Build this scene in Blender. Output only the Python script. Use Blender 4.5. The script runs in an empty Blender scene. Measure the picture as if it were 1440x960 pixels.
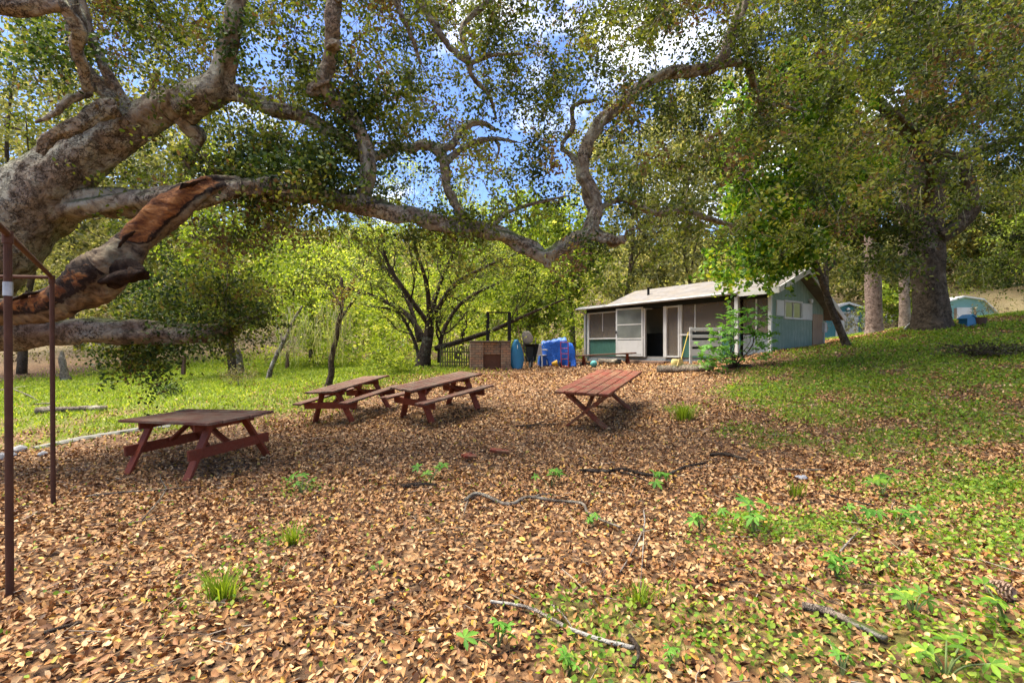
import bpy, math, random
import numpy as np
from mathutils import Vector, Matrix
random.seed(7); RNG = np.random.default_rng(11)
SC = bpy.context.scene
COL = SC.collection
F = 680.0; CX = 720.0; HZ = 490.0; CZ = 1.6      # focal length in photo pixels, horizon row, eye height

def P(px, py, d):
    return np.array([(px - CX) / F * d, d, CZ - (py - HZ) / F * d])

# ------------------------------------------------------------------ terrain
_ctl = [(720,960,2.3),(0,960,2.3),(1440,960,2.05),(14,840,3.15),(75,710,4.95),(720,700,5.2),(1100,700,5.0),(1440,700,4.8),
 (287,680,6.4),(185,660,7.0),(378,642,7.4),(440,597,10.2),(553,590,9.9),(683,570,10.7),(820,606,9.2),(869,567,11.2),
 (640,650,6.9),(1000,640,7.2),(1000,600,8.7),(1200,600,8.0),(1440,600,7.4),(1300,540,10),(1440,520,10),(1100,540,11.5),
 (1440,480,12.5),(1440,440,17),(1310,458,15),(1190,486,14),(1085,495,15.2),(1158,487,17),(1020,518,13.8),(950,522,15.5),
 (835,515,18.5),(900,508,20),(790,513,19.5),(690,518,17.5),(595,517,18),(650,514,19),(462,543,15),(300,570,12),(30,635,9),
 (200,605,10),(100,545,18),(300,516,26),(50,525,24),(480,518,25),(1190,478,38),(1380,457,36),(1272,462,25),(1228,470,22),
 (760,509,24),(1000,503,22)]
_pts = [P(*c) for c in _ctl]
_pts += [np.array((x, y, z + CZ)) for x, y, z in [(0,-5,-1.6),(-8,-3,-1.9),(8,-2,-.7),(8,2.5,-1.0),(-9,4,-1.95),(-14,9,-2.0),
 (-40,30,-1),(-45,60,4),(0,45,1),(40,40,4),(60,60,9),(0,70,7),(-60,0,-2),(60,0,5),(0,-40,-2),(-30,70,9),(0,95,16),(45,85,13),
 (-80,95,18),(100,110,20),(-20,35,.3),(10,34,-.1),(-120,60,10),(120,40,12),(0,-120,-3),(-120,-60,-3),(120,-60,8),(0,180,20),(-120,180,24),(120,180,24)]]
_C = np.array(_pts)
def _phi(r2):
    return 0.5 * r2 * np.log(r2 + 1e-9)
def _solve():
    n = len(_C); xy = _C[:, :2] / 10
    d2 = ((xy[:, None] - xy[None]) ** 2).sum(-1)
    K = _phi(d2) + np.eye(n) * 0.01
    Pm = np.c_[np.ones(n), xy]
    A = np.zeros((n + 3, n + 3)); A[:n, :n] = K; A[:n, n:] = Pm; A[n:, :n] = Pm.T
    return np.linalg.solve(A, np.r_[_C[:, 2], 0, 0, 0])
_W = _solve()
def gz(x, y, bumps=True):
    x = np.asarray(x, float); y = np.asarray(y, float)
    xc = np.clip(x, -125, 125); yc = np.clip(y, -125, 185)
    sh = xc.shape; q = np.stack([xc.ravel(), yc.ravel()], -1) / 10
    out = np.empty(len(q)); C2 = _C[:, :2] / 10
    for i in range(0, len(q), 20000):
        s = q[i:i + 20000]
        d2 = ((s[:, None] - C2[None]) ** 2).sum(-1)
        out[i:i + 20000] = _phi(d2) @ _W[:-3] + _W[-3] + s @ _W[-2:]
    out = out.reshape(sh)
    if bumps:
        out = out + .022*np.sin(1.9*x+.7*y+1)*np.sin(1.3*y-.6*x) + .012*np.sin(4.1*x+2.3*y)*np.sin(3.7*y-1.1*x+2) + .006*np.sin(9.3*x-3*y)*np.sin(8.1*y+2*x)
    return out
def G(px, py):
    """point of the ground seen at this place of the photograph"""
    d = np.concatenate([np.arange(1.2, 30, .02), np.arange(30, 130, .2)])
    x = (px - CX) / F * d; z = CZ - (py - HZ) / F * d
    k = np.nonzero(z <= gz(x, d))[0]
    k = k[0] if len(k) else len(d) - 1
    return np.array([x[k], d[k], float(gz(x[k], d[k]))])
def gp(x, y, dz=0.0):
    return np.array([x, y, float(gz(x, y)) + dz])

# ------------------------------------------------------------------ objects
def link(o, parent=None):
    COL.objects.link(o)
    if parent is not None: o.parent = parent
    return o
def tag(o, label, cat, group=None, kind=None):
    o['label'] = label; o['category'] = cat
    if group: o['group'] = group
    if kind: o['kind'] = kind
    return o
def thing(name, label, cat, loc=(0, 0, 0), group=None, rz=0.0):
    o = bpy.data.objects.new(name, None); o.empty_display_size = .1
    o.location = [float(v) for v in loc]; o.rotation_euler = (0, 0, rz)
    COL.objects.link(o); return tag(o, label, cat, group)
class MB:
    """collects shapes, then becomes ONE mesh object"""
    def __init__(s):
        s.v = []; s.f = []; s.n = 0; s.a = {}
    def add(s, v, f, **attr):
        v = np.asarray(v, float).reshape(-1, 3)
        s.v.append(v)
        for q in f: s.f.append(tuple(int(i) + s.n for i in q))
        for k in set(list(s.a) + list(attr)):
            arr = s.a.setdefault(k, [np.zeros(s.n)] if s.n else [])
            val = attr.get(k, 0.0)
            arr.append(np.full(len(v), val) if np.isscalar(val) else np.asarray(val, float))
        s.n += len(v); return s
    def box(s, c, size, R=None, taper=None, **attr):
        sx, sy, sz = [.5 * q for q in size]
        v = np.array([(-sx,-sy,-sz),(sx,-sy,-sz),(sx,sy,-sz),(-sx,sy,-sz),(-sx,-sy,sz),(sx,-sy,sz),(sx,sy,sz),(-sx,sy,sz)])
        if R is not None: v = v @ np.array(R).T
        return s.add(v + np.asarray(c, float), [(0,3,2,1),(4,5,6,7),(0,1,5,4),(1,2,6,5),(2,3,7,6),(3,0,4,7)], **attr)
    def bar(s, a, b, w, h, up=(0, 0, 1), **attr):
        a = np.asarray(a, float); b = np.asarray(b, float); t = b - a; L = np.linalg.norm(t); t = t / L
        u = np.asarray(up, float)
        if abs(t @ u) > .97: u = np.array((1., 0, 0))
        x = np.cross(t, u); x /= np.linalg.norm(x); y = np.cross(x, t)
        R = np.stack([t, x, y], 1)
        return s.box((a + b) / 2, (L, w, h), R, **attr)
    def prism(s, poly, h0, h1, axis=2, **attr):
        """polygon (2D) extruded along an axis"""
        n = len(poly); v = []
        for h in (h0, h1):
            for p in poly:
                q = list(p); q.insert(axis, h); v.append(q)
        f = [tuple(range(n - 1, -1, -1)), tuple(range(n, 2 * n))] + [(i, (i + 1) % n, n + (i + 1) % n, n + i) for i in range(n)]
        return s.add(v, f, **attr)
    def tube(s, pts, rad, sides=8, res=4, rough=0.0, seed=0, cap=True, flat=1.0, fine=0.0, **attr):
        pts = np.asarray(pts, float); rad = np.asarray(rad, float)
        if np.ndim(rad) == 0: rad = np.full(len(pts), float(rad))
        if res > 1 and len(pts) > 2: pts, rad = spline(pts, rad, res)
        n = len(pts)
        t = np.gradient(pts, axis=0); t /= np.linalg.norm(t, axis=1)[:, None] + 1e-12
        ref = np.array((0., 0, 1)) if abs(t[0, 2]) < .9 else np.array((1., 0, 0))
        N = np.empty_like(t); B = np.empty_like(t)
        for i in range(n):
            a = ref - t[i] * (ref @ t[i]); a /= np.linalg.norm(a) + 1e-12
            N[i] = a; B[i] = np.cross(t[i], a); ref = a
        th = np.arange(sides) * 2 * math.pi / sides
        rr = np.repeat(rad[:, None], sides, 1)
        if rough > 0:
            r = np.random.default_rng(seed + 5)
            L = np.r_[0, np.cumsum(np.linalg.norm(np.diff(pts, axis=0), axis=1))]
            for k in range(7):
                m = int(r.integers(1, 6)); w = r.uniform(.6, 4.5) / max(rad.max(), .02) * .35
                rr = rr * (1 + rough * r.uniform(.3, .8) * np.sin(m * th[None] + w * L[:, None] + r.uniform(0, 6)) * np.sin(w * .7 * L[:, None] + r.uniform(0, 6)))
        V = pts[:, None] + N[:, None] * (np.cos(th) * flat)[None, :, None] * rr[..., None] + B[:, None] * np.sin(th)[None, :, None] * rr[..., None]
        V = V.reshape(-1, 3)
        if fine > 0:
            NN = (N[:, None] * np.cos(th)[None, :, None] + B[:, None] * np.sin(th)[None, :, None]).reshape(-1, 3)
            V = V + NN * (fine * ridged(V, t.repeat(sides, 0)))[:, None]
        f = []
        for i in range(n - 1):
            a = i * sides; b = a + sides
            for j in range(sides):
                k = (j + 1) % sides; f.append((a + j, a + k, b + k, b + j))
        if cap:
            f.append(tuple(range(sides - 1, -1, -1))); f.append(tuple((n - 1) * sides + j for j in range(sides)))
        at = {k: (v(np.repeat(np.linspace(0, 1, n), sides), np.tile(th, n), V) if callable(v) else v) for k, v in attr.items()}
        return s.add(V, f, **at)
    def lathe(s, prof, c=(0, 0, 0), sides=16, **attr):
        th = np.arange(sides) * 2 * math.pi / sides; v = []
        for r, z in prof: v += [(c[0] + r * math.cos(a), c[1] + r * math.sin(a), c[2] + z) for a in th]
        f = [(i * sides + j, i * sides + (j + 1) % sides, (i + 1) * sides + (j + 1) % sides, (i + 1) * sides + j) for i in range(len(prof) - 1) for j in range(sides)]
        f += [tuple(range(sides - 1, -1, -1)), tuple((len(prof) - 1) * sides + j for j in range(sides))]
        return s.add(v, f, **attr)
    def xf(s, M, k0=0):
        M = np.array(M)
        for i in range(k0, len(s.v)): s.v[i] = s.v[i] @ M[:3, :3].T + M[:3, 3]
        return s
    def build(s, name, mat, parent=None, smooth=False, bevel=0.0, origin=None):
        V = np.concatenate(s.v)
        if origin is not None: V = V - np.asarray(origin, float)
        me = bpy.data.meshes.new(name); me.from_pydata(V.tolist(), [], s.f)
        for k, arr in s.a.items():
            at = me.attributes.new(k, 'FLOAT', 'POINT'); at.data.foreach_set('value', np.concatenate(arr).astype(np.float32))
        if smooth: me.polygons.foreach_set('use_smooth', np.ones(len(me.polygons), bool))
        me.materials.append(mat); me.update()
        o = bpy.data.objects.new(name, me); link(o, parent)
        if origin is not None: o.location = [float(q) for q in origin]
        if bevel > 0:
            b = o.modifiers.new('bevel', 'BEVEL'); b.width = bevel; b.segments = 2; b.limit_method = 'ANGLE'; b.angle_limit = .6
        return o
def ridged(V, T):
    """furrowed bark relief: ridges that run along the limb"""
    r = np.random.default_rng(99); W = V + .06 * np.sin(V[:, [1, 2, 0]] * 9 + 1) + .03 * np.sin(V[:, [2, 0, 1]] * 23)
    out = np.zeros(len(V))
    for k in range(7):
        d = r.normal(size=3); d /= np.linalg.norm(d); q = W - T * (W * T).sum(1)[:, None] * .65
        fq = 9 * 1.45 ** k * r.uniform(.8, 1.2); out += (1 - 2 * np.abs(np.sin(q @ d * fq + r.uniform(0, 6)))) * .75 ** k
    return out * .4
def spline(p, r, res):
    n = len(p); q = np.vstack([2 * p[0] - p[1], p, 2 * p[-1] - p[-2]]); rq = np.r_[r[0], r, r[-1]]
    op = []; orr = []
    for i in range(n - 1):
        for t in np.arange(res) / res:
            a, b, c, d = q[i:i + 4]
            op.append(.5 * (2 * b + (c - a) * t + (2*a - 5*b + 4*c - d) * t**2 + (3*b - a - 3*c + d) * t**3))
            orr.append(rq[i + 1] * (1 - t) + rq[i + 2] * t)
    op.append(p[-1]); orr.append(r[-1])
    return np.array(op), np.array(orr)

def mesh_np(name, V, loops, nper, mat, parent=None, rnd=None, smooth=False, vary=None):
    """fast mesh: V (n,3), loops flat vertex indices, all faces with nper corners"""
    me = bpy.data.meshes.new(name); nf = len(loops) // nper
    me.vertices.add(len(V)); me.vertices.foreach_set('co', V.astype(np.float32).ravel())
    me.loops.add(len(loops)); me.loops.foreach_set('vertex_index', loops.astype(np.int32))
    me.polygons.add(nf); me.polygons.foreach_set('loop_start', (np.arange(nf) * nper).astype(np.int32))
    me.polygons.foreach_set('loop_total', np.full(nf, nper, np.int32))
    if smooth: me.polygons.foreach_set('use_smooth', np.ones(nf, bool))
    for k, arr in (('rnd', rnd), ('vary', vary)):
        if arr is not None:
            at = me.attributes.new(k, 'FLOAT', 'POINT'); at.data.foreach_set('value', arr.astype(np.float32))
    me.update(calc_edges=True); me.validate(); me.materials.append(mat)
    return link(bpy.data.objects.new(name, me), parent)

def leaf_arrays(c, L, W, rng, up=.35, droop=0.0, fold=.25, along=None):
    """c (n,3) leaf places -> six-cornered folded leaves (two quads); returns V, quad loops"""
    n = len(c)
    nr = rng.normal(size=(n, 3)); nr[:, 2] = nr[:, 2] * (1 - up) + up * 1.6; nr /= np.linalg.norm(nr, axis=1)[:, None]
    t = rng.normal(size=(n, 3)); t[:, 2] -= droop
    if along is not None: t = t * .5 + along
    t -= nr * (t * nr).sum(1)[:, None]; t /= np.linalg.norm(t, axis=1)[:, None] + 1e-9
    b = np.cross(nr, t)
    L = (np.broadcast_to(L, n) * rng.uniform(.7, 1.25, n))[:, None]; W = (np.broadcast_to(W, n) * rng.uniform(.75, 1.2, n))[:, None]
    fl = (rng.uniform(-.2, 1, n) * fold)[:, None] * W
    base = c - t * L * .5; tip = c + t * L * .5
    V = np.stack([base, c - t*L*.12 + b*W*.5 + nr*fl, c + t*L*.25 + b*W*.36 + nr*fl, tip + nr*fl*.4, c + t*L*.25 - b*W*.36 + nr*fl, c - t*L*.12 - b*W*.5 + nr*fl], 1).reshape(-1, 3)
    k = np.arange(n)[:, None] * 6
    lo = np.concatenate([k + np.array([[0, 3, 2, 1]]), k + np.array([[0, 5, 4, 3]])], 1).ravel()
    return V, lo
def foliage(name, c, L, W, mat, parent=None, seed=0, up=.35, droop=0.0, vary=None, kind=None, rnd=None):
    rng = np.random.default_rng(seed)
    c = np.asarray(c); V, lo = leaf_arrays(c, L, W, rng, up, droop)
    r = rng.uniform(0, 1, len(c)) if rnd is None else rnd
    o = mesh_np(name, V, lo, 4, mat, parent, np.repeat(r, 6), vary=None if vary is None else np.repeat(vary, 6))
    if kind: o['kind'] = kind
    return o

# ------------------------------------------------------------------ materials
class NT:
    def __init__(s, name):
        s.m = bpy.data.materials.new(name); s.m.use_nodes = True; s.t = s.m.node_tree; s.N = s.t.nodes; s.L = s.t.links
        s.N.clear(); s.out = s.N.new('ShaderNodeOutputMaterial')
    def n(s, typ, **kw):
        x = s.N.new('ShaderNode' + typ)
        for k, v in kw.items():
            if k.startswith('i_'):
                key = k[2:]; key = int(key) if key.isdigit() else key
                s.put(x.inputs[key], v)
            else: setattr(x, k, v)
        return x
    def put(s, sock, v):
        if isinstance(v, bpy.types.NodeSocket): s.L.new(v, sock)
        elif isinstance(v, bpy.types.Node): s.L.new(v.outputs[0], sock)
        else:
            if sock.type == 'RGBA' and len(v) == 3: v = (*v, 1)
            sock.default_value = v
    def co(s, kind='Object'): return s.n('TexCoord').outputs[kind]
    def noise(s, scale, detail=4, rough=.55, vec=None, out='Fac', dist=0.0):
        x = s.n('TexNoise'); x.inputs['Scale'].default_value = scale; x.inputs['Detail'].default_value = detail
        x.inputs['Roughness'].default_value = rough; x.inputs['Distortion'].default_value = dist
        s.L.new(vec if vec is not None else s.co(), x.inputs['Vector']); return x.outputs[out]
    def ramp(s, fac, stops, interp='LINEAR'):
        x = s.n('ValToRGB'); e = x.color_ramp.elements; x.color_ramp.interpolation = interp
        while len(e) < len(stops): e.new(.5)
        for q, (p, c) in zip(e, stops):
            q.position = p; q.color = (*c, 1) if not np.isscalar(c) else (c, c, c, 1)
        s.put(x.inputs[0], fac); return x.outputs[0]
    def mix(s, f, a, b, mode='MIX'):
        x = s.n('Mix', data_type='RGBA', blend_type=mode); s.put(x.inputs[0], f); s.put(x.inputs[6], a); s.put(x.inputs[7], b); return x.outputs[2]
    def math(s, op, a, b=0.0, c=None):
        x = s.n('Math', operation=op); s.put(x.inputs[0], a); s.put(x.inputs[1], b)
        if c is not None: s.put(x.inputs[2], c)
        return x.outputs[0]
    def map(s, scale=(1, 1, 1), rot=(0, 0, 0), vec=None):
        x = s.n('Mapping'); x.inputs['Scale'].default_value = scale; x.inputs['Rotation'].default_value = rot
        s.L.new(vec if vec is not None else s.co(), x.inputs['Vector']); return x.outputs[0]
    def attr(s, name):
        x = s.n('Attribute'); x.attribute_name = name; return x.outputs['Fac']
    def bsdf(s, col, rough=.7, bump=None, bstr=.5, bdist=.02, metal=0.0, spec=.3, **kw):
        x = s.n('BsdfPrincipled'); s.put(x.inputs['Base Color'], col); s.put(x.inputs['Roughness'], rough)
        s.put(x.inputs['Metallic'], metal); x.inputs['Specular IOR Level'].default_value = spec
        for k, v in kw.items(): s.put(x.inputs[k], v)
        if bump is not None:
            b = s.n('Bump'); b.inputs['Strength'].default_value = bstr; b.inputs['Distance'].default_value = bdist
            s.put(b.inputs['Height'], bump); s.L.new(b.outputs[0], x.inputs['Normal'])
        return x
    def done(s, sh):
        s.L.new(sh.outputs[0] if isinstance(sh, bpy.types.Node) else sh, s.out.inputs['Surface']); return s.m

def leaf_mat(name, stops, trans=.35, rough=.5, spec=.35):
    rough = max(rough, .55); spec = min(spec, .2); trans = min(.5, trans + .08)
    m = NT(name)
    c = m.ramp(m.attr('rnd'), stops)
    geo = m.n('NewGeometry')
    p = m.bsdf(c, rough, spec=spec)
    tr = m.n('BsdfTranslucent'); m.put(tr.inputs[0], m.mix(1.0, c, (1.25, 1.2, .55), 'MULTIPLY'))
    mx = m.n('MixShader'); mx.inputs[0].default_value = trans
    m.L.new(p.outputs[0], mx.inputs[1]); m.L.new(tr.outputs[0], mx.inputs[2])
    return m.done(mx)
def bark_mat(name, dark, mid, lichen, lich=.5, moss=.0, scale=1.0, green=(.09, .11, .03)):
    m = NT(name)
    v = m.map((1, 1, 1))
    n1 = m.noise(2.2 * scale, 6, .6, v); n2 = m.noise(9 * scale, 6, .7, v, dist=.6); n3 = m.noise(40 * scale, 3, .6, v)
    vo = m.n('TexVoronoi', feature='DISTANCE_TO_EDGE'); vo.inputs['Scale'].default_value = 9 * scale
    m.L.new(m.mix(.7, v, m.noise(4 * scale, 5, .7, v, 'Color'), 'ADD'), vo.inputs['Vector'])
    crack = m.math('MAXIMUM', m.ramp(vo.outputs[0], [(0, .15), (.07, 1)]), m.ramp(m.noise(1.7 * scale, 4, .6, v), [(.42, 0), (.6, 1)]))
    base = m.ramp(n2, [(.3, dark), (.52, mid), (.75, tuple(1.4 * q for q in mid))])
    lm = m.ramp(m.math('ADD', m.math('MULTIPLY', n1, .65), m.math('MULTIPLY', n2, .4)), [(.66 - .28 * lich, 0), (.74 - .28 * lich, 1)])
    c = m.mix(m.math('MULTIPLY', lm, .85), base, m.mix(n3, tuple(.65 * q for q in lichen), lichen))
    if moss > 0:
        g = m.n('NewGeometry'); s = m.n('SeparateXYZ'); m.L.new(g.outputs['Normal'], s.inputs[0])
        mm = m.math('MULTIPLY', m.ramp(s.outputs[2], [(.35, 0), (.8, 1)]), m.ramp(n1, [(.5 - .2 * moss, 0), (.6 - .1 * moss, 1)]))
        c = m.mix(mm, c, m.mix(n3, tuple(.5 * q for q in green), green))
    c = m.mix(m.math('SUBTRACT', 1.0, crack), c, dark)
    h = m.math('ADD', m.math('MULTIPLY', crack, .5), m.math('ADD', n2, m.math('MULTIPLY', n3, .3)))
    return m.done(m.bsdf(c, .9, h, 1.0, .06, spec=.12))
def wood_paint(name, col, worn, dirt=.5, rough=.75, grain=(30, 2, 2), wear=.5):
    m = NT(name); v = m.co()
    g = m.noise(3, 5, .65, m.map(grain)); n = m.noise(5, 6, .65, v); n2 = m.noise(1.3, 4, .6, v)
    c = m.mix(m.ramp(g, [(.35, 0), (.7, 1)]), tuple(.7 * q for q in col), col)
    c = m.mix(m.ramp(m.math('ADD', m.math('MULTIPLY', n, .6), m.math('MULTIPLY', g, .4)), [(.62 - .25 * wear, 0), (.75 - .2 * wear, 1)]), c, worn)
    c = m.mix(m.math('MULTIPLY', m.ramp(n2, [(.4, 0), (.65, 1)]), dirt), c, (.04, .03, .02))
    sp = m.ramp(m.noise(38, 3, .7, v), [(.58, 0), (.66, 1)]); c = m.mix(m.math('MULTIPLY', sp, wear * .7), c, m.mix(n, (.1, .06, .03), (.36, .26, .16)))
    return m.done(m.bsdf(c, rough, m.math('ADD', g, m.math('ADD', n, sp)), .5, .006, spec=.2))
def plain(name, col, rough=.6, var=.25, scale=6.0, metal=0.0, bump=.15, spec=.3, dirt=(.05, .04, .03), dirtamt=.25):
    m = NT(name); v = m.co(); n = m.noise(scale, 6, .6, v); n2 = m.noise(scale * 7, 3, .6, v)
    c = m.mix(n, tuple((1 - var) * q for q in col), tuple(min(1, (1 + var * .6) * q) for q in col))
    c = m.mix(m.math('MULTIPLY', m.ramp(m.noise(scale * .6, 7, .7, v), [(.5, 0), (.72, 1)]), dirtamt), c, dirt)
    return m.done(m.bsdf(c, m.math('MULTIPLY_ADD', n2, .25, rough - .12), n2, bump, .01, metal, spec))
# ------------------------------------------------------------------ world, camera, sun
SC.world = bpy.data.worlds.new('World'); SC.world.use_nodes = True
wt = SC.world.node_tree; wt.nodes.clear()
SUN_EL, SUN_AZ = math.radians(70), math.radians(295)      # ahead of the camera on the left
def build_world():
    N = wt.nodes; L = wt.links
    out = N.new('ShaderNodeOutputWorld'); bg = N.new('ShaderNodeBackground'); bg.inputs[1].default_value = SKY_STRENGTH
    sky = N.new('ShaderNodeTexSky'); sky.sky_type = 'NISHITA'; sky.sun_disc = False; sky.sun_elevation = SUN_EL; sky.sun_rotation = SUN_AZ
    hs = N.new('ShaderNodeHueSaturation'); hs.inputs['Hue'].default_value = .515; hs.inputs['Saturation'].default_value = 1.3; hs.inputs['Value'].default_value = .52
    L.new(sky.outputs[0], hs.inputs['Color'])
    tc = N.new('ShaderNodeTexCoord'); mp = N.new('ShaderNodeMapping'); mp.inputs['Scale'].default_value = (1, 1, 1.7); mp.inputs['Location'].default_value = (.35, .1, .15)
    nz = N.new('ShaderNodeTexNoise'); nz.inputs['Scale'].default_value = 2.6; nz.inputs['Detail'].default_value = 8; nz.inputs['Roughness'].default_value = .55
    rp = N.new('ShaderNodeValToRGB'); rp.color_ramp.elements[0].position = .54; rp.color_ramp.elements[1].position = .70
    mx = N.new('ShaderNodeMix'); mx.data_type = 'RGBA'; mx.inputs[7].default_value = (6.2, 6.2, 6.2, 1)
    L.new(tc.outputs['Generated'], mp.inputs[0]); L.new(mp.outputs[0], nz.inputs['Vector']); L.new(nz.outputs['Fac'], rp.inputs[0])
    L.new(rp.outputs[0], mx.inputs[0]); L.new(hs.outputs[0], mx.inputs[6]); L.new(mx.outputs[2], bg.inputs[0]); L.new(bg.outputs[0], out.inputs[0])
SKY_STRENGTH = .13
build_world()
cam = bpy.data.cameras.new('camera'); cam.lens = F / 1440 * 36; cam.sensor_width = 36; cam.sensor_fit = 'HORIZONTAL'
cam.shift_y = (HZ - 480) / 1440; cam.clip_start = .05; cam.clip_end = 2000
co = bpy.data.objects.new('camera', cam); co.location = (0, 0, CZ); co.rotation_euler = (math.pi / 2, 0, 0); COL.objects.link(co); SC.camera = co
sl = bpy.data.lights.new('sun', 'SUN'); sl.energy = 3.4; sl.angle = math.radians(48); sl.color = (1, .93, .80)
so = bpy.data.objects.new('sun', sl); COL.objects.link(so)
_sd = Vector((math.sin(SUN_AZ) * math.cos(SUN_EL), math.cos(SUN_AZ) * math.cos(SUN_EL), math.sin(SUN_EL)))
so.rotation_euler = _sd.to_track_quat('Z', 'Y').to_euler(); so.location = (0, 0, 60)
SC.view_settings.view_transform = 'Standard'; SC.view_settings.look = 'None'; SC.view_settings.gamma = 1; SC.view_settings.exposure = 2.2
cy = SC.cycles; cy.max_bounces = 7; cy.diffuse_bounces = 4; cy.transmission_bounces = 4; cy.glossy_bounces = 2; cy.transparent_max_bounces = 8
cy.use_denoising = True; cy.sample_clamp_indirect = 6
cy.caustics_reflective = False; cy.caustics_refractive = False

# ------------------------------------------------------------------ ground
GRASS = [(1100,555,1.3,1),(1190,530,2.0,1),(1290,500,2.5,1),(1400,480,2.8,1),(1430,530,1.8,.9),(1250,575,1.0,.9),(1150,585,.7,.9),(1400,600,.9,1),(1380,650,.6,.8),(1300,560,1.3,.8),
 (1030,560,.7,.55),(1060,605,.6,.7),(1430,690,.7,.8),(1320,640,.6,.6),(1410,800,.4,.5),(1330,930,.4,.75),(1420,890,.35,.6),(1060,745,.35,.8),(1000,770,.3,.5),(880,880,.3,.6),(940,910,.3,.5),
 (1210,690,.4,.5),(1170,800,.3,.5),(1080,820,.35,.4),(1240,850,.4,.4),(1200,640,.6,.6),(1300,700,.6,.7),(1150,740,.4,.6),(1380,760,.5,.75),(1250,800,.4,.55),(1000,880,.4,.55),(1180,930,.5,.6),(850,930,.35,.6),(1100,620,.6,.65),(1280,610,.8,.85),(1420,740,.5,.8),(790,860,.25,.4),(960,575,.45,.5),(1120,880,.3,.5),
 (300,548,3.2,1),(180,555,3.5,1),(60,545,4,1),(420,535,3.5,1),(500,528,3,1),(250,580,1.6,.8),(140,600,1.3,.6),(380,560,2.2,.8),(-100,570,4,1),(30,600,1.2,.5),(470,520,4,.9),(330,522,5,1),(545,522,2.2,1),(600,521,1.4,.8),
 (420,690,.3,.4),(310,830,.3,.5),(600,670,.3,.35),(380,760,.25,.3)]
_gb = np.array([(*G(a, b)[:2], r, w) for a, b, r, w in GRASS])
def grassy(x, y):
    x = np.asarray(x, float); y = np.asarray(y, float); m = np.zeros(np.shape(x))
    for bx, by, r, w in _gb:
        m = np.maximum(m, w * np.exp(-(((x - bx)**2 + (y - by)**2) / (1.15 * r)**2)**1.4))
    m = np.maximum(m, np.clip((x - 12 - .1 * y) / 5, 0, 1) * np.clip((45 - y) / 15, 0, 1) * .9)
    n = np.sin(2.1*x+1.3*y)*np.sin(1.7*y-.9*x) * .5 + np.sin(5.3*x-2*y)*np.sin(4.7*y+2.2*x) * .35 + np.sin(11*x+4*y)*np.sin(9.7*y-5*x)*.2
    return np.clip(m * (1 + np.where(x > 0, .95, .6) * n) - np.where(x > 0, .08, 0), 0, 1)

def make_ground():
    n = 420; u = np.linspace(-1, 1, n); k = 6.0; A = 240 / math.sinh(k)
    xs = A * np.sinh(k * u); ys = A * np.sinh(k * u) + 4
    X, Y = np.meshgrid(xs, ys); Z = gz(X, Y)
    V = np.stack([X, Y, Z], -1).reshape(-1, 3)
    i = (np.arange(n - 1)[:, None] * n + np.arange(n - 1)[None]).ravel()
    lo = np.stack([i, i + 1, i + n + 1, i + n], 1).ravel()
    m = NT('leaf_litter_soil'); v = m.co()
    g = m.attr('rnd')
    vo = m.n('TexVoronoi'); vo.inputs['Scale'].default_value = 17; vo.inputs['Randomness'].default_value = 1
    m.L.new(m.mix(.06, v, m.noise(20, 3, vec=v, out='Color'), 'ADD'), vo.inputs['Vector'])
    cell = m.n('SeparateColor'); m.L.new(vo.outputs['Color'], cell.inputs[0])
    leaf = m.ramp(cell.outputs[0], [(0, (.08, .042, .02)), (.3, (.19, .095, .04)), (.55, (.31, .165, .07)), (.8, (.36, .21, .1)), (1, (.45, .3, .16))])
    edge = m.ramp(vo.outputs['Distance'], [(.3, 1), (.75, .35)])
    soil = m.mix(m.noise(1.1, 6, .6, v), (.035, .021, .012), (.11, .062, .032))
    c = m.mix(m.ramp(cell.outputs[1], [(.12, 0), (.2, 1)]), soil, m.mix(1.0, leaf, edge, 'MULTIPLY'))
    c = m.mix(m.math('MULTIPLY', m.ramp(m.noise(.7, 5, .6, v), [(.45, 0), (.7, 1)]), .5), c, m.mix(m.noise(5, 5, vec=v), (.09, .045, .022), (.17, .085, .04)))
    gn = m.noise(14, 6, .7, v)
    gcol = m.ramp(m.noise(30, 4, .7, v), [(.3, (.04, .055, .01)), (.55, (.14, .17, .018)), (.75, (.24, .24, .05))])
    fac = m.ramp(m.math('ADD', g, m.math('MULTIPLY_ADD', gn, .9, -.45)), [(.3, 0), (.55, 1)])
    sx = m.n('SeparateXYZ'); m.L.new(v, sx.inputs[0]); near = m.ramp(m.math('DIVIDE', sx.outputs[1], 12.0), [(.3, .35), (.9, .95)])
    c = m.mix(m.math('MULTIPLY', fac, near), c, gcol)
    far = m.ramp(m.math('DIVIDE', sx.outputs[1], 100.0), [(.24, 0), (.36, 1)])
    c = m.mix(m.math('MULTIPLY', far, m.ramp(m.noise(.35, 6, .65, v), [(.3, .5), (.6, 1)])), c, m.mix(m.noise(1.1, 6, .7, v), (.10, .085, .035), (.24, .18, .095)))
    h = m.math('ADD', m.math('MULTIPLY', cell.outputs[2], .6), m.math('ADD', vo.outputs['Distance'], gn))
    mat = m.done(m.bsdf(c, .85, h, 1.0, .035, spec=.2))
    o = mesh_np('ground', V, lo, 4, mat, None, grassy(X, Y).ravel(), smooth=True); o['kind'] = 'structure'
    return o
make_ground()

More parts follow.
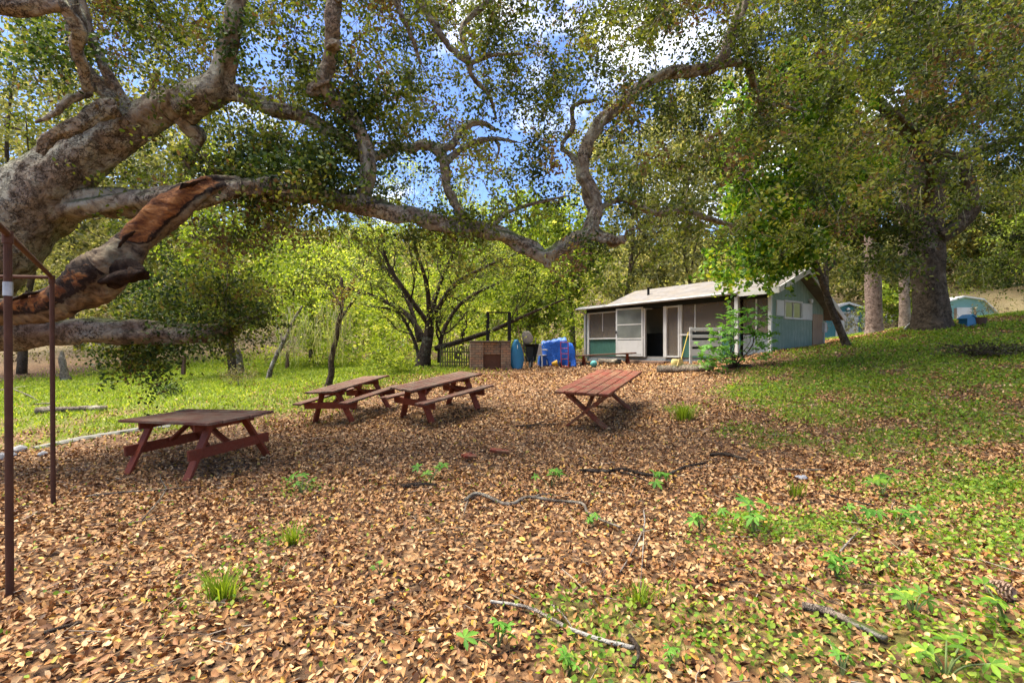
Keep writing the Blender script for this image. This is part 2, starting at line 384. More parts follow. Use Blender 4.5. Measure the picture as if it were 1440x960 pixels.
LITTER = NT('fallen_leaf')
_c = LITTER.ramp(LITTER.attr('rnd'), [(0, (.06, .028, .012)), (.12, (.17, .07, .025)), (.34, (.32, .145, .045)), (.58, (.42, .215, .075)), (.8, (.51, .30, .125)), (.92, (.58, .39, .2)), (.95, (.5, .23, .04)), (.985, (.54, .33, .05)), (1, (.34, .31, .07))])
_n = LITTER.noise(55, 4, .6)
_c = LITTER.mix(LITTER.math('MULTIPLY', LITTER.ramp(_n, [(.4, 0), (.7, 1)]), .5), _c, LITTER.mix(.6, _c, (.1, .05, .025)))
LITTER = LITTER.done(LITTER.bsdf(_c, .62, _n, .3, .004, spec=.3))
def make_litter():
    rng = np.random.default_rng(5)
    xs, ys = [], []
    # thin out with distance
    for d0, d1, den in [(1.3, 3.5, 1150), (3.5, 6.5, 900), (6.5, 10.5, 560), (10.5, 16, 230), (16, 24, 110)]:
        a = 1.15 * (d1**2 - d0**2) + 3.6 * (d1 - d0); n = int(a * den)
        y = np.sqrt(rng.uniform(d0**2, d1**2, n)); x = rng.uniform(-1, 1, n) * (1.15 * y + 1.8)
        xs.append(x); ys.append(y)
    x = np.concatenate(xs); y = np.concatenate(ys)
    g = grassy(x, y)
    patch = .5 + .5 * np.sin(1.7*x+.4*y) * np.sin(1.1*y-.8*x+2)
    keep = (rng.uniform(size=len(x)) > g * .68) & (rng.uniform(size=len(x)) > .2 * patch)
    keep &= ~((x < -.62 * y + 1) & (y > 8.8) & (rng.uniform(size=len(x)) < .75))
    x, y = x[keep], y[keep]; n = len(x)
    z = gz(x, y) + rng.uniform(.002, .03, n)
    L = np.where(rng.uniform(size=n) < .06,   .075, .048) * np.clip(.8 + y / 25, .85, 1.5)
    V, lo = leaf_arrays(np.stack([x, y, z], 1), L, L * .56, rng, up=.74, fold=.65)
    r = rng.uniform(0, 1, n) ** 1.05
    o = mesh_np('fallen_leaves', V, lo, 4, LITTER, None, np.repeat(r, 6)); tag(o, 'brown and tan fallen oak leaves covering the ground', 'leaf litter', None, 'stuff')
make_litter()

def make_twigs():
    rng = np.random.default_rng(6); n = 3200; y = np.sqrt(rng.uniform(1.5**2, 13**2, n)); x = rng.uniform(-1.2, 1.2, n) * y; k = ~((x < -.62 * y + 1) & (y > 8.8)); x, y = x[k], y[k]; n = len(x)
    p = np.stack([x, y, gz(x, y) + rng.uniform(.012, .04, n)], 1); a = rng.uniform(0, 6.283, n); L = rng.uniform(.03, .16, n) * np.where(rng.uniform(size=n) < .1, 2, 1)
    t = np.stack([np.cos(a), np.sin(a), rng.normal(size=n) * .15], 1) * L[:, None]; s = np.stack([-np.sin(a), np.cos(a), 0 * a], 1) * rng.uniform(.0016, .004, n)[:, None]; u = np.array((0, 0, 1)) * np.linalg.norm(s, axis=1)[:, None]
    mid = p + s * rng.normal(size=n)[:, None] * 3; rows = []
    for c, f in ((p - t, 1), (mid, .9), (p + t, .5)): rows += [c - s * f, c + s * f, c + u * 1.7 * f]
    V = np.stack(rows, 1).reshape(-1, 3); q = np.arange(n)[:, None] * 9
    lo = np.concatenate([q + np.array([[b + i, b + (i + 1) % 3, b + 3 + (i + 1) % 3, b + 3 + i]]) for b in (0, 3) for i in range(3)], 1).ravel()
    m = NT('small_twig'); c = m.ramp(m.attr('rnd'), [(0, (.03, .02, .014)), (.6, (.13, .09, .06)), (1, (.33, .28, .21))])
    o = mesh_np('twig_litter', V, lo, 4, m.done(m.bsdf(c, .85)), None, np.repeat(rng.uniform(0, 1, n), 9)); tag(o, 'short thin twigs scattered over the fallen leaves', 'twigs', None, 'stuff')
make_twigs()

GRASSM = leaf_mat('grass_blade', [(0, (.08, .11, .01)), (.4, (.17, .26, .02)), (.75, (.28, .37, .035)), (1, (.44, .45, .09))], .35, .55)
WEEDM = leaf_mat('weed_leaf', [(0, (.06, .13, .014)), (.5, (.165, .29, .024)), (1, (.34, .42, .06))], .35, .5)
def blades(name, x, y, h, w, seed, mat, label, cat):
    rng = np.random.default_rng(seed); n = len(x); z = gz(x, y)
    hh = h * rng.uniform(.5, 1.3, n); ww = w * rng.uniform(.6, 1.3, n); a = rng.uniform(0, 6.283, n)
    b = np.stack([np.cos(a), np.sin(a), 0 * a], 1) * ww[:, None] * .5
    lean = rng.normal(size=(n, 3)) * .45; lean[:, 2] = 1
    p = np.stack([x, y, z - .005], 1); md = p + lean * (hh * .55)[:, None]; lean[:, :2] *= 1.8; tp = p + lean * hh[:, None] * .95
    V = np.stack([p - b, p + b, md + b * .8, md - b * .8, tp], 1).reshape(-1, 3)
    k = np.arange(n)[:, None] * 5
    lo = np.concatenate([k + np.array([[0, 1, 2]]), k + np.array([[0, 2, 3]]), k + np.array([[3, 2, 4]])], 1).ravel()
    o = mesh_np(name, V, lo, 3, mat, None, np.repeat(rng.uniform(0, 1, n), 5)); tag(o, label, cat, None, 'stuff')
def make_grass():
    rng = np.random.default_rng(9)
    def scatter(n, fx, fy, thr=.1):
        x, y = fx(n), fy(n); g = grassy(x, y); k = rng.uniform(size=n) < np.clip((g - thr) * 1.5, 0, 1); return x[k], y[k]
    # meadow on the left
    y = np.sqrt(rng.uniform(8.5**2, 34**2, 230000)); x = -y * rng.uniform(.0, 1.35, len(y)); g = grassy(x, y); k = rng.uniform(size=len(x)) < g * 1.1
    x, y = x[k], y[k]; blades('meadow_grass', x, y, .05 + .0035 * y, .012 + .0011 * y, 1, GRASSM, 'bright green short grass of the meadow on the left', 'grass')
    # slope on the right
    y = np.sqrt(rng.uniform(3.0**2, 26**2, 260000)); x = y * rng.uniform(.1, 1.35, len(y)); g = grassy(x, y); k = rng.uniform(size=len(x)) < g * 1.1 - .08
    x, y = x[k], y[k]
    h = rng.uniform(size=len(x)) < .68
    blades('slope_grass', x[h], y[h], .05 + .0025 * y[h], .009 + .0009 * y[h], 2, GRASSM, 'green grass growing through the leaves on the right slope', 'grass')
    x, y = x[~h], y[~h]; n = len(x)
    z = gz(x, y) + rng.uniform(.015, .07, n)
    L = .032 + .0022 * y
    V, lo = leaf_arrays(np.stack([x, y, z], 1), L, L * .75, rng, up=.7)
    o = mesh_np('slope_weeds', V, lo, 4, WEEDM, None, np.repeat(rng.uniform(0, 1, n), 6)); tag(o, 'low round leaved weeds carpeting the right slope', 'weeds', None, 'stuff')
    # sparse near the camera
    y = np.sqrt(rng.uniform(1.4**2, 9**2, 60000)); x = y * rng.uniform(-1.2, 1.2, len(y)); g = grassy(x, y); k = (rng.uniform(size=len(x)) < g * .5) | (rng.uniform(size=len(x)) < .012)
    k &= (x < .1 * y) | (y < 3.2)
    x, y = x[k], y[k]; blades('sparse_grass', x, y, .045, .007, 3, GRASSM, 'sparse grass blades poking through the near leaf litter', 'grass')
    y = np.sqrt(rng.uniform(1.4**2, 6**2, 60000)); x = y * rng.uniform(-1.1, 1.2, len(y)); g = grassy(x, y); k = (rng.uniform(size=len(x)) < g * .75) | (rng.uniform(size=len(x)) < .01)
    x, y = x[k], y[k]; n = len(x); z = gz(x, y) + rng.uniform(.02, .06, n)
    V, lo = leaf_arrays(np.stack([x, y, z], 1), .032, .024, rng, up=.8)
    o = mesh_np('ground_weeds', V, lo, 4, WEEDM, None, np.repeat(rng.uniform(0, 1, n), 6)); tag(o, 'tiny green weeds among the nearest fallen leaves', 'weeds', None, 'stuff')
make_grass()
# ------------------------------------------------------------------ trees
class Skel:
    def __init__(s, seed, sides=10): s.p = []; s.r = []; s.mb = MB(); s.rng = np.random.default_rng(seed); s.seed = seed
    def limb(s, pts, rad, sides=14, res=8, rough=.12, mb=None, keep=True, **a):
        pts = np.asarray(pts, float); rad = np.asarray(rad, float)
        s.seed += 1
        (mb or s.mb).tube(pts, rad, sides, res, rough, s.seed, **a)
        q, r = spline(pts, rad, 6)
        if keep: s.p.append(q); s.r.append(r)
    def wig(s, a, b, r0, r1, n=6, amp=.18, sides=5, sag=0.0, res=2):
        a = np.asarray(a, float); b = np.asarray(b, float); L = np.linalg.norm(b - a); t = np.linspace(0, 1, n)[:, None]
        w = s.rng.normal(size=(n, 3)) * amp * L * np.sin(t * math.pi) ** .7; w = (w + np.roll(w, 1, 0) * .6); w[0] = 0; w[-1] = 0
        p = a + (b - a) * t + w * .6; p[:, 2] += sag * L * np.sin(t[:, 0] * math.pi)
        s.limb(p, np.linspace(r0, r1, n), sides, res, .05)
        return p
    def grow_to(s, centres, k=.010, r1=.004, sag=.0, amp=.16, maxr=.09):
        """join every leaf clump to the nearest wood by a crooked twig"""
        P0 = np.concatenate(s.p); R0 = np.concatenate(s.r)
        left = [np.asarray(c, float) for c in centres]
        dist = [np.min(np.linalg.norm(P0 - c, axis=1)) for c in left]
        for i in np.argsort(dist):
            c = left[i]; d = np.linalg.norm(P0 - c, axis=1) + .25 * np.maximum(0, P0[:, 2] - c[2]); j = int(np.argmin(d)); L = np.linalg.norm(P0[j] - c)
            if L < .12: continue
            r0 = min(R0[j] * .75, .006 + k * L, maxr)
            m = len(s.p); s.wig(P0[j], c, max(r0, r1), r1, n=5 if L < 1.2 else 8, amp=amp, sag=sag, sides=5 if r0 > .02 else 4)
            P0 = np.concatenate([P0, s.p[-1]]); R0 = np.concatenate([R0, s.r[-1]])
    def ramify(s, pts, r0, levels, n, length, up=.3, spread=.9, ratio=.6, start=.3, flat=0.0):
        pts = np.asarray(pts, float)
        if levels == 0: return [pts[-1]]
        tips = []
        q, _ = spline(pts, np.ones(len(pts)), 4)
        for _k in range(n):
            f = s.rng.uniform(start, 1); i = min(int(f * (len(q) - 1)), len(q) - 2); a = q[i]; t = q[i + 1] - q[i]; t /= np.linalg.norm(t) + 1e-9
            d = t + s.rng.normal(size=3) * spread * .6; d[2] += up; d /= np.linalg.norm(d)
            L = length * s.rng.uniform(.55, 1.25); rr = r0 * (1 - .6 * f) * .6
            p = s.wig(a, a + d * L, rr, rr * .35, n=5, amp=.13, sides=5 if rr > .02 else 4)
            tips += s.ramify(p, rr, levels - 1, n, length * ratio, up, spread, ratio)
            tips.append(p[-1])
        return tips
def clump_leaves(centres, n, rad, rng, flat=.7, wood=None, wr=.004, per=20):
    """leaves set along crooked little sprigs that leave each clump centre; wood collects the sprigs as twigs"""
    C = np.asarray(centres, float); m = len(C); k = max(3, int(round(n / per)))
    d = rng.normal(size=(m, k, 3)); d[..., 2] = d[..., 2] * flat - .12; d /= np.linalg.norm(d, axis=2)[..., None]
    L = rad * rng.uniform(.7, 2.0, (m, k)); st = C[:, None] + rng.normal(size=(m, k, 3)) * rad * .22
    bend = rng.normal(size=(m, k, 3)) * .28; bend[..., 2] -= .22
    j = np.concatenate([rng.permutation(np.tile(np.arange(k), -(-n // k)))[:n] for _ in range(1)]); j = np.tile(j, m); c = np.repeat(np.arange(m), n)
    t = rng.uniform(.12, 1.0, m * n) ** .8
    def at(c, j, t): return st[c, j] + (d[c, j] * t[:, None] + bend[c, j] * (t * t)[:, None]) * L[c, j][:, None]
    if wood is not None:
        for ci in range(m):
            for ji in range(k):
                q = at(np.full(4, ci), np.full(4, ji), np.array((0, .4, .7, 1.0))); q[0] = C[ci]
                wood.tube(q, [wr, wr * .8, wr * .6, wr * .4], 3, 1, cap=False)
    return at(c, j, t) + rng.normal(size=(m * n, 3)) * min(.05 + rad * .05, .16)
def grid_clumps(rows, x0, y0, step, d0, d1, rng, gain=1.0):
    out = []
    for j, row in enumerate(rows):
        for i, ch in enumerate(row):
            m = rng.poisson(int(ch) * gain)
            for _ in range(m):
                out.append(P(x0 + (i + rng.uniform(0, 1)) * step, y0 + (j + rng.uniform(0, 1)) * step, rng.uniform(d0, d1)))
    return out
def blob_clumps(px, py, rx, ry, d0, d1, n, rng):
    out = []
    while len(out) < n:
        a, b = rng.uniform(-1, 1, 2)
        if a * a + b * b < 1: out.append(P(px + a * rx, py + b * ry, rng.uniform(d0, d1)))
    return out
def strands(name, pts, length, w, mat, parent, seed, label=None):
    """hanging grey-green lichen"""
    rng = np.random.default_rng(seed); n = len(pts); k = 5; pts = np.asarray(pts)
    L = length * rng.uniform(.4, 1.4, n); a = rng.uniform(0, 3.14, n); ww = w * rng.uniform(.5, 1.4, n)
    b = np.stack([np.cos(a), np.sin(a), 0 * a], 1) * ww[:, None]; sw = rng.normal(size=(n, 3)) * .1 * L[:, None]
    rows = []
    for i in range(k):
        f = i / (k - 1); c = pts + sw * math.sin(f * 3) ; c = c.copy(); c[:, 2] -= f * L; c[:, :2] += rng.normal(size=(n, 2)) * .015
        rows += [c - b * (1 - .7 * f), c + b * (1 - .7 * f)]
    V = np.stack(rows, 1).reshape(-1, 3); q = np.arange(n)[:, None] * 2 * k
    lo = np.concatenate([q + np.array([[2*i, 2*i+1, 2*i+3, 2*i+2]]) for i in range(k - 1)], 1).ravel()
    o = mesh_np(name, V, lo, 4, mat, parent, np.repeat(rng.uniform(0, 1, n), 2 * k)); o['kind'] = 'stuff'; return o

OAKBARK = bark_mat('oak_bark', (.04, .028, .019), (.28, .225, .16), (.44, .425, .32), .55, .55, .8)
TWIGBARK = bark_mat('twig_bark', (.03, .021, .015), (.13, .095, .065), (.26, .24, .17), .3, 0, 1.5)
DARKBARK = bark_mat('dark_bark', (.02, .015, .012), (.085, .06, .045), (.2, .2, .14), .35, .2, 1.2)
RIGHTBARK = bark_mat('right_oak_bark', (.03, .022, .015), (.12, .09, .062), (.26, .22, .16), .3, .15, .9)
PALEBARK = bark_mat('pale_bark', (.08, .06, .05), (.3, .25, .2), (.48, .46, .4), .5, 0, 1)
PINEBARK = bark_mat('pine_bark', (.07, .045, .035), (.27, .2, .16), (.36, .3, .25), .3, 0, .8)
OAKLEAF = leaf_mat('oak_leaf', [(0, (.025, .04, .008)), (.3, (.07, .1, .015)), (.52, (.16, .2, .03)), (.7, (.3, .32, .06)), (.8, (.2, .14, .06)), (.9, (.17, .09, .045)), (1, (.12, .07, .04))], .34, .4, .5)
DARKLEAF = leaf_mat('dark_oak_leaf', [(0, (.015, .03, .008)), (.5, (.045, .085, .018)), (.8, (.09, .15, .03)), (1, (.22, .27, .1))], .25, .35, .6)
RIGHTLEAF = leaf_mat('right_oak_leaf', [(0, (.025, .04, .008)), (.35, (.075, .105, .016)), (.62, (.16, .2, .04)), (.84, (.28, .28, .09)), (.93, (.2, .14, .055)), (1, (.13, .08, .04))], .34, .45, .4)
MAPLELEAF = leaf_mat('bright_leaf', [(0, (.04, .10, .012)), (.4, (.10, .22, .022)), (.75, (.22, .36, .03)), (.92, (.4, .48, .05)), (1, (.55, .5, .06))], .35, .4, .5)
OLIVELEAF = leaf_mat('olive_leaf', [(0, (.07, .08, .025)), (.4, (.21, .22, .07)), (.7, (.36, .35, .13)), (1, (.52, .46, .25))], .35, .6, .2)
LIMELEAF = leaf_mat('lime_leaf', [(0, (.07, .11, .015)), (.4, (.22, .31, .03)), (.75, (.4, .48, .06)), (1, (.58, .58, .18))], .4, .55, .3)
BRUSHLEAF = leaf_mat('brush_leaf', [(0, (.05, .035, .02)), (.3, (.13, .09, .05)), (.6, (.15, .17, .05)), (.85, (.26, .24, .11)), (1, (.38, .33, .2))], .3, .7, .15)
GOLDLEAF = leaf_mat('gold_leaf', [(0, (.12, .1, .025)), (.45, (.3, .26, .06)), (.75, (.36, .2, .05)), (1, (.42, .4, .12))], .4, .6, .2)
LICHEN = leaf_mat('hanging_lichen', [(0, (.22, .22, .12)), (1, (.5, .5, .33))], .35, .8, .1)

def PT(lst):
    """(px, py, depth, radius in photo pixels) -> points, radii"""
    return np.array([P(a, b, d) for a, b, d, r in lst]), np.array([r / F * d for a, b, d, r in lst])

TORN = NT('torn_limb_wood')
_v = TORN.map((1, 1, 1)); _g = TORN.noise(2.2, 9, .72, TORN.map((2.0, 3, 5.5), (0, -.75, 0)), dist=.5)
_n2 = TORN.noise(7, 6, .65, _v, dist=.5); _n1 = TORN.noise(2.4, 5, .6, _v)
_heart = TORN.ramp(_g, [(.3, (.035, .014, .008)), (.45, (.12, .045, .018)), (.58, (.27, .11, .032)), (.72, (.36, .2, .09))])
_bark = TORN.ramp(_n2, [(.34, (.03, .02, .014)), (.52, (.16, .115, .07)), (.75, (.33, .255, .15))])
_bark = TORN.mix(TORN.ramp(_n1, [(.52, 0), (.66, .6)]), _bark, (.3, .28, .18))
_t = TORN.ramp(TORN.math('ADD', TORN.attr('torn'), TORN.math('MULTIPLY_ADD', _n2, .7, -.35)), [(.4, 0), (.5, 1)])
_rim = TORN.ramp(TORN.math('ADD', TORN.attr('torn'), TORN.math('MULTIPLY_ADD', _n2, .7, -.35)), [(.26, 0), (.36, 1), (.44, 1), (.52, 0)])
_cc = TORN.mix(_rim, TORN.mix(_t, _bark, _heart), (.02, .012, .008))
TORN = TORN.done(TORN.bsdf(_cc, .85, TORN.math('ADD', TORN.math('MULTIPLY', _g, .7), _n2), 1.0, .05, spec=.15))

def main_oak():
    root = thing('oak_tree', 'huge leaning live oak with lichened trunk and long sagging limb over the picnic tables', 'tree', gp(*P(-190, 650, 7.6)[:2]))
    root.location = (0, 0, 0)
    S = Skel(100)
    tb = G(-250, 690)
    p, r = PT([(-215,690,7.6,92),(-175,600,7.6,78),(-120,500,7.5,74),(-78,412,7.3,76),(-18,335,7.2,70),(46,276,7.2,50),(115,224,7.2,35),(178,180,7.2,29),(232,150,7.2,25),(290,132,7.1,23)])
    p[0, 2] = min(p[0, 2], float(gz(*p[0, :2])) - .15)
    S.limb(p, r * .92, 72, 26, .16, fine=.028)
    L = lambda lst, sides=16, rough=.16: (S.limb(*PT(lst), sides * 2, 16, rough, fine=.006 if sides < 15 else .011))
    L([(255,148,7.1,24),(292,128,7.0,21),(312,98,7.0,14),(324,55,6.9,12.5),(328,20,6.85,11.5),(334,-20,6.8,10),(326,-90,6.6,9),(335,-200,6.5,6)])
    L([(280,140,7.1,20),(318,128,7.15,14),(345,135,7.2,11.5),(380,152,7.25,10.5),(420,162,7.3,9.5),(462,184,7.4,8.5),(492,204,7.45,8),(515,224,7.5,7),(560,207,7.8,6)])
    L([(40,305,7.4,36),(95,292,7.3,20),(130,288,7.2,18),(160,285,7.2,17),(215,281,7.0,15),(262,276,6.8,15),(330,268,6.75,11)])
    # long sagging limb (its torn first stretch is a part of its own)
    L([(285,268,6.5,15),(340,263,6.7,13),(385,262,6.85,14),(420,269,7,15),(470,279,7.1,12.5),(500,287,7.2,14),(540,297,7.25,12),(580,303,7.3,11.5),(615,312,7.35,11),(650,321,7.4,10.5),(685,324,7.5,11),(720,336,7.6,11),(745,352,7.65,11),(768,360,7.7,11.5),(790,349,7.8,10.5),(810,337,7.9,10),(830,329,8,11)], 16, .18)
    L([(762,354,7.7,9),(768,368,7.7,7),(770,376,7.7,4)], 10)
    L([(826,331,8,10),(850,333,8.05,8),(862,341,8.1,8),(872,336,8.1,6),(880,340,8.1,4)], 10, .35)
    L([(826,334,8,11),(834,312,8.05,10),(838,288,8.1,10),(828,262,8.1,9.5),(820,240,8.1,8.5),(823,210,8.1,9),(834,186,8.1,8.5),(850,168,8.1,8),(880,143,8.1,7.5),(902,120,8.1,7),(935,104,8.2,7.5),(965,101,8.2,8),(1000,95,8.2,8),(1020,72,8.2,7),(1028,45,8.2,6.5),(1045,5,8.2,6.5),(1060,-80,8.1,5)], 12, .2)
    L([(505,292,7.2,11),(512,262,7.15,9.5),(517,235,7.1,10),(513,205,7.05,9),(500,178,7.0,9.5),(484,155,6.95,9.5),(462,134,6.9,9.5),(455,114,6.8,9),(463,90,6.8,10),(466,60,6.7,9.5),(471,20,6.6,10),(472,-90,6.5,8)], 12, .2)
    L([(462,116,6.8,8),(448,118,6.75,7),(438,124,6.7,6),(434,132,6.68,3)], 10, .4)
    L([(463,66,6.7,8),(472,63,6.6,6),(476,61,6.55,5)], 10, .3)
    L([(-20,470,7.6,22),(60,466,7.7,19),(140,465,7.8,18),(215,467,8,17),(285,468,8.2,13),(335,455,8.4,8),(375,438,8.6,4)], 16, .14)
    L([(185,185,7.1,16),(172,152,7.05,11),(148,128,7.0,10),(128,108,6.9,9),(112,84,6.8,8.5),(104,50,6.75,9),(100,20,6.7,7.5),(92,-80,6.6,6)], 10, .2)
    L([(190,172,7.1,10),(168,132,7.0,6.5),(146,96,6.9,6),(134,66,6.85,5.5),(122,30,6.8,5),(112,-20,6.7,4)], 10, .2)
    L([(166,152,6.8,10),(150,155,6.75,11),(132,165,6.7,8),(100,182,6.6,7.5),(80,189,6.6,7),(66,203,6.6,7),(58,217,6.6,5)], 10, .3)
    L([(128,118,6.7,6),(118,132,6.6,6),(96,143,6.5,5),(80,157,6.45,5),(50,172,6.4,2)], 8, .3)
    L([(255,165,7.2,10),(268,182,7.3,9),(282,190,7.3,8),(272,206,7.4,7),(262,222,7.4,6),(266,240,7.5,4)], 9, .3)
    L([(655,318,7.4,7),(642,290,7.5,5.5),(628,262,7.6,6),(625,238,7.65,6.5),(618,214,7.7,7),(598,203,7.7,6.5),(574,209,7.75,6.5),(552,201,7.8,4)], 10, .2)
    L([(618,212,7.7,6),(638,200,7.75,5.5),(648,182,7.85,5),(664,174,7.9,4.5),(682,174,8,3.5),(698,184,8,2.5)], 8, .2)
    L([(628,228,7.7,5),(642,214,7.8,4.5),(664,202,7.8,4),(695,195,7.9,3),(725,200,8,2)], 8, .2)
    L([(696,195,7.9,2.5),(702,210,7.9,2),(694,232,8,1.3)], 6)
    L([(575,-60,7.4,6),(590,0,7.45,5.5),(608,30,7.5,5),(632,66,7.6,4.5),(658,88,7.6,5),(664,108,7.65,3.5),(688,135,7.7,3),(698,168,7.8,1.6)], 8, .2)
    L([(660,90,7.6,3.5),(690,78,7.7,3),(735,76,7.8,2)], 7)
    L([(545,-40,7.2,5),(560,10,7.2,4),(578,50,7.3,3.5),(592,90,7.4,2)], 7)
    L([(690,0,8.2,5),(650,40,8,3.5),(662,92,7.7,3)], 8)
    L([(1000,95,8.2,6),(1030,88,8.4,5),(1050,92,8.6,4.5),(1058,112,8.8,4),(1068,140,9,3.5),(1070,158,9.2,3),(1090,148,9.4,2.5),(1120,155,9.6,2)], 8, .2)
    L([(830,300,8.1,5),(852,288,8.4,4),(878,280,8.6,4),(905,294,8.9,4),(930,300,9.2,4.5),(960,296,9.4,4),(990,305,9.6,4),(1030,318,10,3)], 8, .2)
    L([(822,240,8.1,4.5),(806,222,8.2,3.5),(790,205,8.3,3),(806,180,8.4,3.5),(806,150,8.5,3),(840,140,8.6,2)], 8, .25)
    L([(690,322,7.5,4),(715,298,7.7,3),(760,284,8,2.5),(800,275,8.2,1.5)], 7)
    L([(-20,8,5.6,14),(40,6,5.7,13),(90,4,5.75,12)], 12)     # cut limb, top left
    L([(92,10,5.75,10),(112,40,5.9,10),(108,64,6.0,8),(118,95,6.2,7),(126,126,6.4,6)], 8, .3)
    rng = np.random.default_rng(31)
    rows = ["666555555555555666665555",
            "888877665788999999988888",
            "568866435778898888877777",
            "346554234676767677776655",
            "332443444644465566555444",
            "224443677444445455544433",
            "123333544322323433333322",
            "012223432222222222221000",
            "001111111111000000000000"]
    near = grid_clumps(rows, 0, -120, 60, 6.8, 11.5, rng, .92)
    near += grid_clumps(["2222222222", "3333333333"], 0, -300, 144, 5.5, 9.5, rng, .9)
    near += [np.array((rng.uniform(-5, 6), rng.uniform(-2.5, 5.5), rng.uniform(6.3, 9))) for _ in range(95)]  # unseen clumps overhead, added to shade the foreground
    near += blob_clumps(255, 425, 115, 45, 7.8, 9.6, 34, rng) + blob_clumps(190, 490, 60, 35, 7.8, 8.8, 11, rng) + blob_clumps(345,420,40,35,8.2,9.6,9,rng)
    near += blob_clumps(405, 235, 105, 38, 6.7, 7.6, 34, rng) + blob_clumps(480, 120, 60, 50, 6.8, 7.5, 14, rng) + blob_clumps(640, 320, 40, 25, 7.2, 7.8, 7, rng)
    S.grow_to(near, .011, .005, .02, .2)
    S.mb.build('trunk', OAKBARK, root, smooth=True)
    TW = MB(); c = clump_leaves(near, 165, .31, rng, wood=TW); TW.build('twigs', TWIGBARK, root)
    # torn limb
    T = MB()
    tl = [(-150,466,7.3,24),(-60,452,6.8,20),(0,439,6.3,19),(60,431,6.2,21),(105,416,6.15,26),(140,394,6.1,30),(166,372,6.1,26),(190,340,6.2,21),(215,316,6.25,21),(245,292,6.3,20),(272,272,6.4,17),(300,262,6.55,14),(340,261,6.7,12)]
    p, r = PT(tl)
    def torn(t, th, V):
        n = len(V) // 60; c = V.reshape(n, 60, 3).mean(1).repeat(60, 0); d = V - c; d /= np.linalg.norm(d, axis=1)[:, None]
        face = d @ np.array((.1, -.98, .18)) / 1.0
        w = np.interp(t, [0, .16, .25, .40, .47, .56, .61, .88, .95, 1], [.0, .06, .17, .13, .02, .02, .5, .42, .1, 0])
        return np.clip(w + (face - .55) * .9 * (w > .02), 0, 1)
    T.tube(p, r, 60, 24, .16, 77, fine=.014, torn=torn)
    T.build('torn_limb', TORN, root, smooth=True)['label'] = 'torn limb with orange heartwood showing'
    # solid broken stub, the dark of its hollow put into the colour; loose black bark
    B = MB()
    p, r = PT([(150,392,6.0,14),(172,386,5.98,21),(190,382,5.96,17),(203,380,5.95,7)])
    B.tube(p, r * .85, 40, 14, .5, 3, fine=.035)
    hol = bark_mat('hollow_black_bark', (.012, .008, .006), (.05, .03, .02), (.16, .075, .03), .25, 0, 2); B.build('broken_stub', hol, root, smooth=True)
    for a, b in [((12,425),(62,410)),((62,416),(105,398)),((95,400),(150,372)),((165,352),(190,325)),((236,280),(290,252))]:
        B = MB(); q0, q1 = P(*a, 5.98 if a[0] < 200 else 6.25), P(*b, 5.98 if a[0] < 200 else 6.25)
        m = (q0 + q1) / 2 + np.array((0, -.02, .03)); B.tube([q0, m, q1], [.012, .04, .012], 6, 4, .6, int(a[0]), flat=.5); B.build('loose_bark', hol, root, smooth=True)
    foliage('crown', c, .068, .040, OAKLEAF, root, 41, .3, .25, rnd=np.clip(np.repeat(np.where(rng.uniform(size=len(near)) < .12, .86, rng.uniform(.05, .68, len(near))), 165) + rng.normal(size=len(c)) * .14, 0, 1))
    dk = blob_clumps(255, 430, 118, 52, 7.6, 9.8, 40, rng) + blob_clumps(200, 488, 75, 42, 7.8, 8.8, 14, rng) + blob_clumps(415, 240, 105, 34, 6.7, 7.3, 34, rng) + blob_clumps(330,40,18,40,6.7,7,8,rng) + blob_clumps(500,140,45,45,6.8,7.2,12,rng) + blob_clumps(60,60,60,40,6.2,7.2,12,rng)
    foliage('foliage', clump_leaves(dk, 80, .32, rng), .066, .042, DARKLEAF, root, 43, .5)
    st = np.array(near)[rng.integers(0, len(near), 500)] + rng.normal(size=(500, 3)) * .2
    strands('lichen', st, .28, .006, LICHEN, root, 4)
main_oak()

def bare_tree():
    root = thing('bare_tree', 'dark multi-stemmed tree with bare spreading branches beside the brick barbecue', 'tree')
    S = Skel(200); d = 17.6; g = G(595, 516); d = g[1]
    def L(lst, lv=3, n=5, ln=1.5, up=.35):
        p, r = PT([(a, b, d + e, q) for a, b, e, q in lst]); S.limb(p, r * .62, 10, 6, .1)
        tips.extend(S.ramify(p, r[-1] * 1.3, lv, n + 2, ln, up, .9, .64))
    tips = []
    p, r = PT([(593,522,d,13),(597,500,d,9),(603,470,d,7),(604,445,d,5)]); S.limb(p, r, 12, 6, .15)
    L([(598,480,0,7),(575,445,.2,6),(545,425,.4,5),(500,408,.6,4),(455,400,.7,2.5)], up=.5)
    L([(602,455,0,6),(570,410,-.3,5),(545,370,-.5,4),(538,330,-.6,2.5)])
    L([(604,445,0,7),(618,400,.3,5),(640,350,.5,3.5),(655,310,.6,2)])
    L([(604,450,0,6),(600,400,-.6,5),(585,350,-1.2,3),(575,300,-1.5,2)])
    L([(606,450,0,6),(640,400,-.3,5),(690,372,-.6,3.5),(740,352,-.8,2)])
    L([(612,490,0,6),(640,482,-.1,6),(690,465,-.4,5),(740,443,-.7,3.5),(795,420,-1,2)], up=.45)
    L([(590,480,0,6),(572,420,.6,5),(530,365,1.0,3.5),(495,330,1.3,2)])
    L([(618,510,.2,5),(622,470,.3,5),(650,425,.8,4),(705,395,1.3,2.5)])
    L([(590,512,.1,4),(583,480,.2,4),(560,440,.4,3),(520,430,.5,2)], n=4)
    S.mb.build('trunk', DARKBARK, root, smooth=True)
    rng = np.random.default_rng(3); tips = np.array(tips); k = rng.uniform(size=len(tips)) < .13
    foliage('crown', clump_leaves(tips[k], 16, .22, rng), .075, .045, LIMELEAF, root, 8, .5)
bare_tree()

